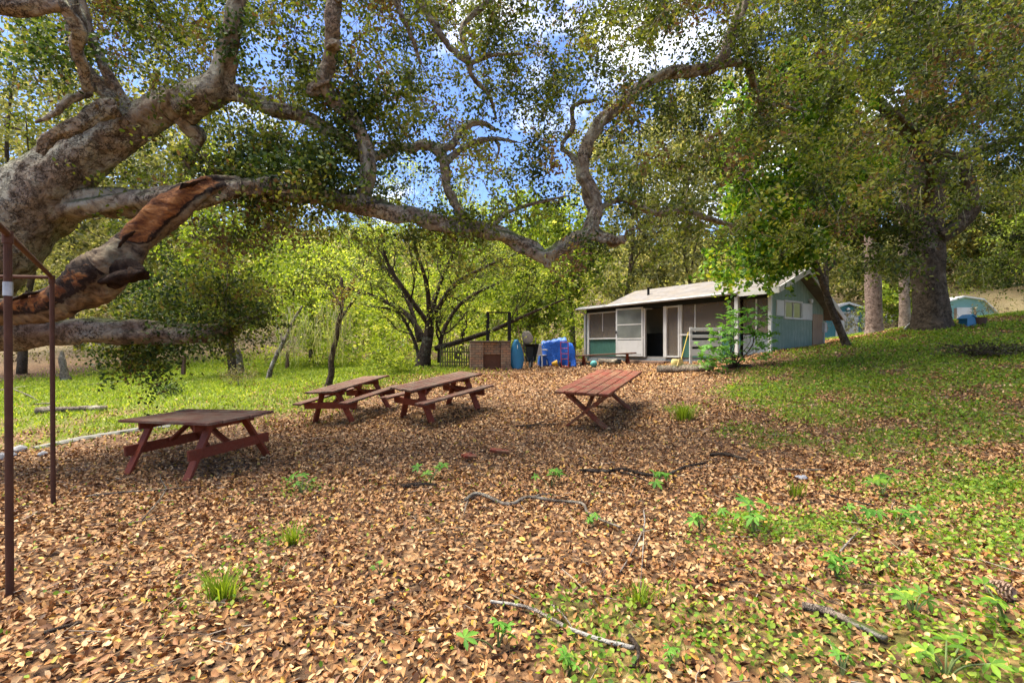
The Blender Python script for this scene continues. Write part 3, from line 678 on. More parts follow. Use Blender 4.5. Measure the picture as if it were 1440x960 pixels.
def right_oak():
    root = thing('oak_tree', 'thick upright oak with dark crown on top of the right slope', 'tree')
    S = Skel(300); g = G(1310, 460); d = g[1]
    L = lambda lst, sides=12, rough=.1: S.limb(*PT([(a, b, d + e, q) for a, b, e, q in lst]), sides * 2, 14, rough, fine=.03 if sides > 20 else .008)
    L([(1313,472,0,28),(1309,452,0,22),(1307,420,0,19),(1305,370,0,18),(1303,320,0,19),(1300,280,.1,23),(1302,220,.2,18),(1306,150,.3,14),(1312,70,.4,10),(1316,-30,.5,7),(1318,-140,.6,4)], 22, .09)
    L([(1318,335,-.2,12),(1345,318,-.3,10),(1366,292,-.4,9),(1360,250,-.5,8),(1352,225,-.5,7),(1318,212,-.7,4)])
    L([(1300,318,-.1,12),(1275,300,-.3,10),(1245,290,-.6,6),(1200,285,-1,4),(1150,300,-1.4,2)])
    L([(1302,210,.2,10),(1350,150,-.5,8),(1410,110,-1,6),(1470,70,-1.5,4)])
    L([(1302,225,.1,9),(1250,160,-.6,7),(1190,110,-1.2,5),(1120,70,-1.8,3)])
    L([(1305,150,.3,8),(1260,60,1,6),(1200,-20,1.6,4)])
    L([(1308,120,.3,8),(1370,40,1,6),(1430,-30,1.6,4)])
    L([(1305,260,.2,8),(1370,215,1.2,6),(1440,190,2.2,4),(1500,180,3,3)])
    L([(1302,290,0,8),(1310,240,-1.5,6),(1290,190,-3,5),(1250,150,-4.2,3)])
    rng = np.random.default_rng(32)
    rows = ["333444444", "445566666", "345666666", "234556666", "123455666", "123445556", "112323667", "011112567", "000011356"]
    cl = grid_clumps(rows[:5], 990, -120, 57, d - 3, d + 3.5, rng, 1.0) + grid_clumps(rows[5:], 990, 165, 57, d + .3, d + 4, rng, 1.0) + blob_clumps(1240, 330, 50, 30, d - 2, d - .8, 8, rng) + blob_clumps(1245, 375, 40, 20, d - 1.0, d + 1, 6, rng) + grid_clumps(["4444", "3333"], 1180, -240, 100, d - 4, d + 3, rng, 2) + grid_clumps(["4", "4", "4", "3"], 1480, 60, 80, d - 3, d + 3, rng, 2)
    S.grow_to(cl, .009, .005, .03, .16)
    S.mb.build('trunk', RIGHTBARK, root, smooth=True)
    TW = MB(); c = clump_leaves(cl, 240, .55, rng, wood=TW, wr=.007, per=26); TW.build('twigs', TWIGBARK, root)
    foliage('crown', c, .105, .062, RIGHTLEAF, root, 51, .35, .25, rnd=np.clip(np.repeat(rng.uniform(0, .72, len(cl)), 240) + rng.normal(size=len(c)) * .17, 0, 1))
    st = np.array(cl)[rng.integers(0, len(cl), 420)] + rng.normal(size=(420, 3)) * .3
    strands('lichen', st, .55, .009, LICHEN, root, 5)
    lo = blob_clumps(1372, 232, 60, 50, d - 2.5, d - 1.5, 14, rng)
    strands('lichen', np.array(lo), 1.1, .008, LICHEN, root, 6)
right_oak()

def leaning_tree():
    root = thing('leaning_tree', 'slim leaning tree with bright green leaves in front of the cottage gable', 'tree')
    S = Skel(400); g = G(1190, 487); d = g[1]
    S.limb(*PT([(a, b, d + e, q) for a, b, e, q in [(1196,494,0,7),(1188,478,0,5),(1172,440,-.05,4.6),(1152,385,-.1,4.3),(1137,345,-.2,4),(1130,305,-.3,3.6),(1118,255,-.4,4.5),(1105,200,-.5,3.5),(1098,140,-.6,2.5)]]), 12, 7, .08)
    L = lambda lst: S.limb(*PT([(a, b, d + e, q) for a, b, e, q in lst]), 8, 6, .08)
    L([(1137,345,-.2,4),(1118,318,-.4,3.5),(1095,310,-.7,3),(1060,320,-1,2)])
    L([(1130,300,-.3,4),(1160,250,-.3,3),(1195,200,-.2,2)])
    L([(1118,255,-.4,3),(1085,220,-.7,2.5),(1055,190,-1,2)])
    rng = np.random.default_rng(33); cl = []
    for a in [(1105,165,85,75,60),(1055,265,42,65,26),(1095,300,60,50,34),(1092,345,46,30,26),(1185,235,60,60,34),(1160,110,85,50,30),(1075,372,40,20,10),(1018,360,10,36,7),(1140,290,50,50,20),(1195,290,35,35,10)]:
        cl += blob_clumps(*a[:4], d - 2.2, d + .6, a[4], rng)
    S.grow_to(cl, .008, .004, .04, .14)
    S.mb.build('trunk', TWIGBARK, root, smooth=True)
    foliage('crown', clump_leaves(cl, 85, .38, rng), .14, .095, MAPLELEAF, root, 61, .55, .3)
    strands('lichen', blob_clumps(1130, 230, 70, 90, d - 2.2, d, 90, rng), .7, .010, LICHEN, root, 7)
leaning_tree()

def wood_tree(px, d, top, bot, hw, leafm, label, seed, n=60, per=60, leaf=.16, tr=.16, bark=None, name='woodland_tree', group='trees of the wood behind the clearing', lich=0):
    rng = np.random.default_rng(seed); x = (px - CX) / F * d; b = gp(x, d)
    zt = CZ - (top - HZ) / F * d; zb = max(CZ - (bot - HZ) / F * d, b[2] + .4); w = hw / F * d
    root = thing(name, label, 'tree', group=group)
    S = Skel(seed * 7 + 1)
    lean = rng.normal(size=2) * .06 * (zt - b[2])
    h = zt - b[2]
    tp = np.array([[b[0] + lean[0] * f + rng.normal() * .02 * h * (f > 0), b[1] + lean[1] * f, b[2] - .2 + f * h * .88] for f in (0, .2, .42, .64, .85, 1)])
    S.limb(tp, np.linspace(tr, tr * .2, 6) * np.array([1.25, 1, 1, 1, 1, 1]), 9, 4, .1)
    c = np.array([tp[3][0], tp[3][1], (zt + zb) / 2]); cl = []
    lob = rng.normal(size=(7, 3)); lob /= np.linalg.norm(lob, axis=1)[:, None]; amp = rng.uniform(-.35, .25, 7)
    while len(cl) < n:
        v = rng.normal(size=3); v /= np.linalg.norm(v); r = rng.uniform(.25, 1) ** .6
        r *= 1 + (np.exp(-((v - lob)**2).sum(1) / .35) * amp).sum()
        cl.append(c + v * r * np.array((w, w * .8, (zt - zb) / 2)))
    for k in range(5):
        f = rng.uniform(.25, .8); a = tp[0] + (tp[-1] - tp[0]) * f; e = cl[int(rng.integers(0, n))]
        S.wig(a, a + (e - a) * .8, tr * .45, tr * .12, 6, .1, 6)
    S.grow_to(cl, .010, .008, .03, .12, maxr=tr * .4)
    S.mb.build('trunk', bark or TWIGBARK, root, smooth=True)
    per = int(per * 1.7); leaf *= 1.5
    rad = 1.3 * (w * w * (zt - zb) / 2 / n) ** (1 / 3)
    cc = clump_leaves(cl, per, rad, rng)
    foliage('crown', cc, leaf, leaf * .6, leafm, root, seed + 3, .4, rnd=np.clip(np.repeat(rng.uniform(0, .7, n), per) + rng.normal(size=n * per) * .2, 0, 1))
    if lich:
        strands('lichen', np.array(cl)[rng.integers(0, n, lich)] + rng.normal(size=(lich, 3)) * rad * .5, .9, .018, LICHEN, root, seed)
WT = [
 (30,24,30,430,120,OLIVELEAF,'olive tree of the wood nearest the left picture edge, behind the oak trunk',90,70,.15,60),
 (215,28,110,440,120,OLIVELEAF,'olive tree behind the torn oak limb left of the clearing',80,70,.16,60),
 (330,21,235,470,85,LIMELEAF,'yellow-green tree behind the split stump on the left',70,60,.12,50),
 (440,27,300,485,80,LIMELEAF,'light green tree behind the slim dark sapling trunk',60,60,.13,70),
 (110,36,0,420,170,OLIVELEAF,'tallest grey-green tree far behind the oak trunk on the left',110,70,.2,40),
 (310,42,110,430,130,OLIVELEAF,'grey-green tree far behind the meadow between oak limbs',90,70,.2,40),
 (530,36,290,495,70,LIMELEAF,'low lime green tree behind the left branches of the bare tree',60,60,.16,20),
 (640,29,262,490,75,LIMELEAF,'lime green tree right behind the bare tree trunk',70,60,.14,20),
 (735,25,250,480,66,LIMELEAF,'bright lime tree behind the brick barbecue and blue boat',80,70,.13,0),
 (805,30,235,470,55,LIMELEAF,'yellow-green tree just left of the cottage porch roof',60,60,.15,20),
 (880,33,120,430,95,OLIVELEAF,'tall olive tree behind the left end of the cottage roof',90,80,.17,60),
 (975,37,90,410,95,OLIVELEAF,'tall olive tree behind the middle of the cottage roof',90,80,.18,60),
 (1040,47,20,410,110,OLIVELEAF,'tall far oak behind the cottage chimney',90,70,.22,30),
 (1165,43,110,440,95,OLIVELEAF,'olive tree behind the teal shed with the white door',80,70,.2,40),
 (1265,50,130,445,110,OLIVELEAF,'far olive tree between the two tall bare trunks and the right oak',80,70,.22,20),
 (1375,50,210,425,95,GOLDLEAF,'golden leaved tree behind the pale playhouse shed',80,70,.22,0),
 (1415,47,300,446,60,OLIVELEAF,'low pale olive tree directly behind the roof of the pale shed',60,70,.2,0),
 (1490,40,260,445,80,LIMELEAF,'yellow-green tree half cut by the right picture edge',70,60,.16,0),
 (1455,44,200,430,80,OLIVELEAF,'grey-green tree at the right picture edge beyond the shed',70,70,.2,20),
 (1262,33,395,450,38,LIMELEAF,'small round yellow-green bush tree beside the white rail fence',40,60,.13,0),
]
for i, (px, d, t, b, hw, lm, lab, n, per, lf, li) in enumerate(WT):
    wood_tree(px, d, t, b, hw, lm, lab, 500 + i, n, per, lf, .17 if d < 40 else .24, lich=li)

WOODLEAF = leaf_mat('hillside_leaf', [(0, (.08, .08, .03)), (.35, (.2, .2, .07)), (.6, (.32, .34, .09)), (.85, (.37, .33, .18)), (1, (.5, .44, .28))], .35, .7, .1)
def distant_wood():
    rng = np.random.default_rng(71); n = 3600
    x = rng.uniform(-105, 105, n); y = rng.uniform(48, 125, n); z = gz(x, y, False)
    h = rng.uniform(.5, 6.5, n); c = np.stack([x, y, z + h], 1)
    k = (np.abs(x) < y * 1.25 + 5); c = c[k]
    cc = clump_leaves(c, 75, 2.2, rng, .8)
    foliage('distant_wood', cc, .55, .36, WOODLEAF, None, 72, .4, rnd=np.clip(np.repeat(rng.uniform(.1, .9, len(c)), 75) + rng.normal(size=len(cc)) * .18, 0, 1))
    tag(bpy.data.objects['distant_wood'], 'pale scrubby wood covering the hillside behind everything', 'wood', None, 'stuff')
    y = rng.uniform(22.5, 38, 520); x = rng.uniform(-.5, .16, 520) * y; k = (y > 27) | ((x / y > -.42) & (x / y < .1)); x, y = x[k], y[k]; y2 = rng.uniform(44, 62, 130); x = np.r_[x, y2 * rng.uniform(.9, 1.2, 130)]; y = np.r_[y, y2]
    c = np.stack([x, y, gz(x, y) + rng.uniform(.1, 1, len(x)) ** 1.3 * 5], 1); cc = clump_leaves(c, 70, .8, rng, .8)
    foliage('green_brush', cc, .17, .10, LIMELEAF, None, 74, .4, rnd=np.clip(np.repeat(rng.uniform(.2, .95, len(c)), 70) + rng.normal(size=len(cc)) * .18, 0, 1))
    tag(bpy.data.objects['green_brush'], 'bright green brush filling the gap behind the bare tree and barbecue', 'brush', None, 'stuff')
    # undergrowth at the foot of the wood
    n = 900; y = rng.uniform(25, 50, n); x = rng.uniform(-1.25, 1.1, n) * y; k = (x < .1 * y) | (y > 31); x, y = x[k], y[k]; n = len(x)
    x2 = rng.uniform(.05, .4, 90); 
    k = ~((y < 30) & (x > -.45 * y) & (x < -.2 * y) & (rng.uniform(size=n) < .5)); x, y = x[k], y[k]
    c = np.stack([x, y, gz(x, y) + rng.uniform(.1, 2.2, len(x))], 1)
    cc = clump_leaves(c, 80, .9, rng, .8)
    foliage('undergrowth', cc, .13, .06, BRUSHLEAF, None, 73, .3, rnd=np.clip(np.repeat(rng.uniform(0, .9, len(c)), 80) + rng.normal(size=len(cc)) * .18, 0, 1))
    tag(bpy.data.objects['undergrowth'], 'dry tangled brush along the far edge of the meadow', 'undergrowth', None, 'stuff')
distant_wood()
# ------------------------------------------------------------------ picnic tables
REDTOP = wood_paint('weathered_table_top', (.17, .06, .038), (.2, .14, .095), .5, .8, (2, 30, 30), .75)
REDLEG = wood_paint('red_brown_paint', (.23, .045, .02), (.15, .06, .03), .3, .6, (6, 6, 20), .3)
REDBRIGHT = wood_paint('faded_red_paint', (.24, .052, .024), (.24, .145, .07), .35, .65, (2, 25, 25), .62)
def settle(root, c, yaw, dx=.65, dy=.4, sink=.02):
    """stand a thing on the sloping ground: base plane through four foot points"""
    ca, sa = math.cos(yaw), math.sin(yaw); q = []
    for i, j in ((-1, -1), (1, -1), (1, 1), (-1, 1)):
        x = c[0] + i * dx * ca - j * dy * sa; y = c[1] + i * dx * sa + j * dy * ca; q.append((x, y, float(gz(x, y))))
    q = np.array(q); o = q.mean(0); ex = (q[1] + q[2] - q[0] - q[3]); ex /= np.linalg.norm(ex)
    ey = (q[2] + q[3] - q[0] - q[1]); n = np.cross(ex, ey); n /= np.linalg.norm(n); ey = np.cross(n, ex)
    M = Matrix(((ex[0], ey[0], n[0]), (ex[1], ey[1], n[1]), (ex[2], ey[2], n[2]))).to_4x4()
    M.translation = Vector((o[0], o[1], o[2] - sink)); root.matrix_world = M
def between(a, b):
    A, B = G(*a), G(*b); return (A + B) / 2, math.atan2(B[1] - A[1], B[0] - A[0])
def planks(mb, L, W, n, z, t=.038, gap=.008, y0=0.0, jit=.02, seed=0):
    r = random.Random(seed); w = (W - gap * (n - 1)) / n
    for i in range(n):
        mb.box((r.uniform(-jit, jit), y0 - W / 2 + w / 2 + i * (w + gap), z + r.uniform(-.004, .004)), (L + r.uniform(-jit, jit), w, t), Matrix.Rotation(r.uniform(-.006, .006), 3, 'X'))
def picnic_table(label, a, b, L, W, seats, seed, frame=.62, foot=.5, h=.74):
    t = thing('picnic_table', label, 'picnic table', group='red-brown picnic tables under the oak'); c, yaw = between(a, b)
    m = MB(); planks(m, L, W, 5, h - .02, gap=.014, seed=seed); m.build('tabletop', REDTOP, t, bevel=.006)
    for sx in (-1, 1):
        x = sx * frame
        for sy in (-1, 1):
            m = MB(); top = W * .24; m.bar((x, sy * top, h - .05), (x, sy * foot * 1.06, -.05), .04, .135, (1, 0, 0)); m.build('leg', REDLEG, t, bevel=.005)
        m = MB(); m.box((x - sx * .042, 0, h - .09), (.038, W * .9, .1)); m.build('top_batten', REDLEG, t, bevel=.005)
        half = .68 if seats else foot * .98
        m = MB(); m.box((x + sx * .042, 0, .40 if seats else .34), (.038, half * 2, .14)); m.build('seat_beam', REDLEG, t, bevel=.005)
        m = MB(); m.bar((x - sx * .02, 0, .38), (sx * .08, 0, h - .06), .038, .085, (0, 1, 0)); m.build('brace', REDLEG, t, bevel=.004)
    if seats:
        for sy in (-1, 1):
            m = MB(); planks(m, L * 1.0, .25, 2, .49, y0=sy * .6, seed=seed + 5); m.build('seat', REDTOP, t, bevel=.006)
    settle(t, c, yaw, frame, foot)
    return t
picnic_table('picnic table without benches, nearest the rusty pipe frame', (236, 650), (333, 660), 1.95, 1.0, False, 1, .64, .62, .76)
picnic_table('picnic table with benches, furthest back by the slim meadow tree', (463, 597), (527, 573), 1.9, .74, True, 2)
picnic_table('middle picnic table with benches, overlapping the one by the meadow', (582, 591), (655, 571), 1.9, .74, True, 3)
def cross_table():
    t = thing('picnic_table', 'long narrow brighter red table on crossed legs, mossy on one side', 'picnic table', group='red-brown picnic tables under the oak')
    c, yaw = between((816, 608), (866, 568)); L, W, h = 2.75, 1.05, .76
    m = MB(); planks(m, L, W, 5, h - .02, .045, .018, seed=9); m.xf(Matrix.Translation((.22, 0, 0))); m.build('tabletop', REDBRIGHT, t, bevel=.006)
    for sx in (-1, 1):
        x = sx * .86
        for sy in (-1, 1):
            m = MB(); m.bar((x + sy * .022, sy * .44, h - .05), (x + sy * .022, -sy * .47, -.04), .05, .16, (1, 0, 0)); m.build('leg', REDBRIGHT, t, bevel=.005)
        m = MB(); m.box((x - sx * .07, 0, h - .085), (.04, W * .9, .09)); m.build('top_batten', REDBRIGHT, t, bevel=.005)
        m = MB(); m.bar((x, 0, .34), (sx * .15, 0, h - .06), .036, .08, (0, 1, 0)); m.build('brace', REDBRIGHT, t, bevel=.004)
    settle(t, c, yaw, .86, .46)
cross_table()

# ------------------------------------------------------------------ rusty pipe frame
RUST = plain('rusty_pipe', (.10, .046, .028), .8, .5, 9, .35, .4, dirt=(.05, .03, .02), dirtamt=.5)
def pipe_frame():
    t = thing('pipe_frame', 'rusty steel pipe frame standing at the left edge', 'pipe frame')
    b1, b2 = G(14, 842), G(75, 712); zt = CZ + .742
    for b in (b1, b2):
        m = MB(); m.tube([b - (0, 0, .1), b * (1, 1, 0) + (-.015, 0, zt)], [.021, .021], 14, 1); 
        m.tube([b * (1, 1, 0) + (-.015, 0, zt - .06), b * (1, 1, 0) + (-.015, 0, zt + .02)], [.028, .028], 14, 1); m.build('post', RUST, t, smooth=False)
    m = MB(); top1 = b1 * (1, 1, 0) + (-.015, 0, zt); top2 = b2 * (1, 1, 0) + (-.015, 0, zt)
    m.tube([top2 + (top2 - top1) * .02, top1, top1 + (top1 - top2) * .9], [.02, .02, .02], 12, 1); m.build('top_rail', RUST, t)
    m = MB(); e = P(-330, 383, 4.7); e[2] = zt - .01; m.tube([top2, e], [.018, .018], 12, 1); m.build('cross_rail', RUST, t)
    m = MB(); c = b1 * (1, 1, 0) + (-.013, 0, zt - .40); m.tube([c, c + (0, 0, .09)], [.025, .025], 14, 1); m.build('coupling', plain('worn_zinc', (.4, .42, .42), .5, .3, 20, .6), t)
pipe_frame()

# ------------------------------------------------------------------ cottage
def board_mat(name, col, pitch, axis=1, worn=(.35, .36, .33), wamt=.4, rough=.75):
    m = NT(name); v = m.co(); s = m.n('SeparateXYZ'); m.L.new(v, s.inputs[0])
    f = m.math('FRACT', m.math('DIVIDE', s.outputs[axis], pitch)); gr = m.ramp(f, [(0, 0), (.05, 1), (.95, 1), (1, 0)])
    sc = [1.2, 1.2, 1.2]; sc[2] = .5
    n = m.noise(4, 6, .65, m.map((4, 4, .7))); n2 = m.noise(2.2, 6, .7, v)
    c = m.mix(n, tuple(.75 * q for q in col), tuple(1.2 * q for q in col))
    c = m.mix(m.math('MULTIPLY', m.ramp(m.math('ADD', m.math('MULTIPLY', n, .6), m.math('MULTIPLY', n2, .4)), [(.5, 0), (.66, 1)]), wamt), c, worn)
    c = m.mix(m.math('MULTIPLY', m.math('SUBTRACT', 1.0, gr), .7), c, tuple(.3 * q for q in col))
    return m.done(m.bsdf(c, rough, m.math('ADD', gr, m.math('MULTIPLY', n, .15)), .6, .012, spec=.25))
TEAL = board_mat('teal_boards', (.2, .28, .22), .2, 1, (.38, .4, .33), .6)
TEALCOR = board_mat('teal_corrugated', (.05, .14, .105), .045, 0, (.12, .25, .2), .3)
GREYPLY = board_mat('grey_plywood', (.22, .25, .26), .6, 0, (.33, .33, .31), .5)
WHITE = plain('chalky_white_paint', (.6, .59, .55), .6, .12, 3, dirt=(.3, .27, .22), dirtamt=.45)
SCREEN = NT('insect_screen')
_p = SCREEN.bsdf(SCREEN.mix(SCREEN.noise(1.2, 4), (.12, .095, .07), (.22, .185, .145)), .8); _tr = SCREEN.n('BsdfTransparent'); _mx = SCREEN.n('MixShader'); _mx.inputs[0].default_value = .68
SCREEN.L.new(_tr.outputs[0], _mx.inputs[1]); SCREEN.L.new(_p.outputs[0], _mx.inputs[2]); SCREEN = SCREEN.done(_mx)
GLASS = NT('window_glass'); GLASS = GLASS.done(GLASS.bsdf(GLASS.mix(GLASS.noise(2.5, 3), (.10, .11, .10), (.24, .25, .22)), .08, spec=.8))
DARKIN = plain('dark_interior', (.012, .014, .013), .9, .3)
INWALL = plain('inner_wall', (.2, .19, .16), .9, .2)
CONCRETE = plain('old_concrete', (.3, .28, .25), .9, .3, 5, bump=.4)
def shingles():
    m = NT('grey_shingles'); v = m.co()
    b = m.n('TexBrick'); b.inputs['Scale'].default_value = 1; b.inputs['Brick Width'].default_value = .3; b.inputs['Row Height'].default_value = .14; b.inputs['Mortar Size'].default_value = .006
    b.inputs['Color1'].default_value = (.13, .12, .112, 1); b.inputs['Color2'].default_value = (.2, .185, .175, 1); b.inputs['Mortar'].default_value = (.13, .12, .11, 1)
    m.L.new(v, b.inputs['Vector'])
    n = m.noise(1.6, 7, .65, v); c = m.mix(m.ramp(n, [(.42, 0), (.68, .75)]), b.outputs[0], (.2, .17, .13))
    c = m.mix(m.ramp(m.noise(25, 4, .7, v), [(.55, 0), (.75, .5)]), c, (.12, .085, .05))
    return m.done(m.bsdf(c, .9, m.math('ADD', b.outputs['Fac'], n), .4, .01, spec=.15))
SHINGLE = shingles()
def cottage():
    W0 = (8.16, 15.2); t = thing('cottage', 'low teal cottage with grey shingled roof and screened porch', 'cottage', (W0[0], W0[1], CZ - .31), None, math.atan2(-.832, .553))
    def X(px): r = (px - CX) / F; return -(W0[0] - W0[1] * r) / (.553 + .832 * r)
    def Zf(px, py): return .31 - (py - HZ) / F * (W0[1] - .832 * X(px))
    def Y(px): r = (px - CX) / F; return (W0[1] * r - W0[0]) / (.832 - .553 * r)
    def Zg(px, py): return .31 - (py - HZ) / F * (W0[1] + .553 * Y(px))
    xl = -8.5
    m = MB(); m.prism([(0, -.7), (3.42, -.7), (3.42, 1.70), (1.49, 2.80), (0, 2.08)], -.1, 0, 0); m.build('gable_wall', TEAL, t)
    m = MB(); m.box((-4.2, 3.36, .5), (8.2, .1, 2.3)); m.box((xl + .05, 1.6, .65), (.1, 3.2, 2.7)); m.build('rear_wall', TEAL, t)
    m = MB(); m.box((-4.3, 1.7, -.06), (8.4, 3.3, .1)); m.build('floor_slab', CONCRETE, t)
    m = MB(); m.box((-4.3, .03, -.42), (8.3, .06, .62)); m.build('skirting', GREYPLY, t)
    m = MB(); m.box((-4.3, 1.35, 1.0), (8.2, .06, 2.0)); iw = m.build('inner_wall', INWALL, t)
    xa, xb = X(906), X(936)
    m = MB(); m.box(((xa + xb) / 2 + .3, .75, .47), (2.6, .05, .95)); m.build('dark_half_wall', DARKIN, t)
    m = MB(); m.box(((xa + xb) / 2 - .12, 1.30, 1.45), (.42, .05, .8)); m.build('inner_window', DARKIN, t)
    # roof
    def section(dz): return [(-.36, 2.165 + dz), (1.49, 2.90 + dz), (4.06, 1.39 + dz)]
    m = MB(); m.prism(section(0) + section(-.07)[::-1], -6.95, .42, 0); rf = m.build('roof', SHINGLE, t)
    m = MB(); m.lathe([(.05, -.05), (.05, .3), (.07, .3), (.07, .33)], (X(899), .55, 2.5), 10); m.build('vent_pipe', DARKIN, rf, smooth=False)
    m = MB(); m.box((-1.75, 1.75, 2.95), (.34, .34, .5)); m.box((-1.75, 1.75, 3.22), (.40, .40, .06)); m.build('chimney', plain('chimney_brick', (.3, .14, .1), .9), rf, bevel=.01)
    m = MB()
    for a, b in ((section(0)[0], section(0)[1]), (section(0)[1], section(0)[2])):
        m.bar((.44, a[0], a[1] - .055), (.44, b[0], b[1] - .055), .035, .17, (0, 0, 1))
    m.build('barge_board', WHITE, t)
    m = MB(); m.box((X(1068) / 2 + .21 - .25, -.385, 2.10), (-X(1045) + .42, .03, .2)); m.build('fascia', WHITE, t)
    m = MB(); m.prism([(-.36, 2.17), (3.3, 2.26), (3.3, 2.20), (-.36, 2.11)], -8.72, -6.95, 0)
    for i in range(14): m.tube([(-8.66 + i * .128, -.38, 2.17), (-8.66 + i * .128, 3.25, 2.265)], [.035, .035], 6, 1)
    m.build('porch_roof', plain('porch_roof_metal', (.33, .32, .3), .7, .3, 4, dirtamt=.5), t)
    m = MB(); xg = X(1047)
    m.tube([(-8.75, -.42, 2.1), (xg, -.42, 2.12)], [.05, .05], 8, 1); m.build('gutter', plain('grey_gutter', (.42, .41, .39), .6, .3, 3, dirtamt=.5), t)
    m = MB(); m.tube([(-8.6, -.42, 2.08), (-8.58, -.25, 1.96), (-8.55, -.07, 1.85), (-8.55, -.07, 1.6), (-8.55, -.07, -.3)], [.035] * 5, 8, 3); m.build('downpipe', WHITE, t, smooth=True)
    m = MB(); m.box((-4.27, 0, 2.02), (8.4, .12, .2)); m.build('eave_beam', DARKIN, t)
    # front: posts, panels and screens from left to right
    def post(px, w, z0=-.02, z1=1.93, y=-.02, d=.09, nm='post'):
        m = MB(); m.box((X(px), y, (z0 + z1) / 2), (w, d, z1 - z0)); m.build(nm, WHITE, t, bevel=.004)
    def panel(p0, p1, z0, z1, mat, nm, y=.02, th=.025):
        m = MB(); a, b = X(p0), X(p1); m.box(((a + b) / 2, y, (z0 + z1) / 2), (b - a - .004, th, z1 - z0)); m.build(nm, mat, t)
    zs = Zf(850, 476)
    panel(821, 827, -.1, 1.93, GREYPLY, 'corner_panel'); post(828.5, .10)
    panel(829.5, 907, -.02, zs - .03, TEALCOR, 'lower_panel'); panel(829.5, 907, zs + .03, 1.92, SCREEN, 'screen')
    m = MB(); m.box(((X(829) + X(907)) / 2, -.02, zs), (X(907) - X(829), .1, .06)); m.build('sill', WHITE, t, bevel=.004)
    post(848, .03, zs + .32, 1.9, -.01, .04, 'screen_bar'); post(907.5, .07)
    m = MB(); m.box(((X(829) + X(907)) / 2, -.02, 1.9), (X(907) - X(829), .07, .06)); m.build('head_rail', WHITE, t)
    # open screen door lying back against the porch
    d = thing('screen_door', '', ''); del d['label']; del d['category']; d.parent = t; d.location = (X(906), -.07, .0); d.rotation_euler = (0, 0, math.radians(9))
    w = X(906) - X(872.5); h = 1.98
    m = MB()
    for x0 in (-.035, -w + .035): m.box((x0, 0, h / 2), (.07, .035, h))
    for z0, hh in ((.03, .06), (h - .035, .07), (h * .655, .05), (h * .36, .06)): m.box((-w / 2, 0, z0), (w - .14, .034, hh))
    fr = m.build('door_frame', WHITE, d); 
    m = MB(); m.box((-w / 2, 0, h * .185), (w - .14, .02, h * .29)); m.build('kick_panel', WHITE, d)
    for z0, z1 in ((.385, .645), (.67, .965)):
        m = MB(); m.box((-w / 2, 0, h * (z0 + z1) / 2), (w - .14, .012, h * (z1 - z0))); m.build('pane', GLASS, d)
    m = MB(); m.box((-w + .035, -.04, h * .5), (.03, .05, .12)); m.build('handle', plain('door_handle', (.05, .05, .05), .4), d)
    post(936.5, .15); post(956, .075)
    panel(938.5, 955, .04, 1.86, SCREEN, 'sliding_screen')
    for zz in (1.89, .01):
        m = MB(); m.box(((X(938) + X(956)) / 2, -.02, zz), (X(956) - X(938), .07, .055)); m.build('slider_rail', WHITE, t)
    zs2 = Zf(990, 470)
    panel(957.5, 1041, -.02, zs2 - .03, TEALCOR, 'lower_panel'); panel(957.5, 1041, zs2 + .03, 1.92, SCREEN, 'screen')
    m = MB(); m.box(((X(957.5) + X(1041)) / 2, -.02, zs2), (X(1041) - X(957.5), .1, .06)); m.build('sill', WHITE, t, bevel=.004)
    post(959, .05); post(978, .03, zs2, 1.9, -.01, .04, 'screen_bar'); post(1043, .12, -.3, 2.0, -.28, .1, 'porch_post')
    panel(1045, 1084, -.4, zs2 - .06, GREYPLY, 'plywood_panel'); panel(1045, 1084, zs2 - .02, 1.92, SCREEN, 'screen'); post(1064, .04, zs2, 1.9, -.01, .05, 'screen_bar')
    m = MB(); m.box((-.03, -.03, .75), (.1, .08, 2.5)); m.build('corner_trim', WHITE, t, bevel=.004)
    # gable: window, shutters, lamp, bare plank, meter box
    y0, y1 = Y(1102), Y(1126.5); z0, z1 = Zg(1114, 449), Zg(1114, 423)
    w_ = MB(); yc, zc = (y0 + y1) / 2, (z0 + z1) / 2; wy, wz = y1 - y0, z1 - z0
    for yy in (y0 + .025, y1 - .025): w_.box((.02, yy, zc), (.05, .05, wz))
    w_.box((.018, yc, zc), (.04, .03, wz))
    for zz in (z0 + .03, z1 - .03): w_.box((.022, yc, zz), (.06, wy + .04, .06))
    win = w_.build('window', WHITE, t, bevel=.003)
    m = MB(); m.box((.006, yc, zc), (.012, wy - .04, wz - .04)); m.build('pane', GLASS, win)
    for p0, p1, a, b in ((1091, 1101.5, 444, 422), (1127.5, 1141, 450, 427)):
        m = MB(); q = (p0 + p1) / 2; m.box((.02, (Y(p0) + Y(p1)) / 2, (Zg(q, a) + Zg(q, b)) / 2), (.03, Y(p1) - Y(p0), Zg(q, b) - Zg(q, a))); m.build('shutter', WHITE, t, bevel=.004)
    m = MB(); yl, zl = Y(1137), Zg(1137, 424); m.lathe([(.03, -.07), (.055, -.04), (.055, .06), (.02, .08)], (.09, yl, zl), 12); m.box((.03, yl, zl + .05), (.08, .06, .06)); m.build('wall_lamp', WHITE, t)
    m = MB(); m.box((.012, (Y(1142) + Y(1156)) / 2, .55), (.024, Y(1156) - Y(1142), 1.9)); m.build('bare_plank', wood_paint('bare_pine', (.42, .30, .2), (.3, .22, .15), .2, .8, (8, 8, 1), .3), t)
    m = MB(); m.box((.06, 3.34, 1.05), (.12, .18, .34)); m.box((.05, 3.34, .65), (.05, .05, .5)); m.build('meter_box', plain('meter_grey', (.45, .46, .46), .5), t, bevel=.008)
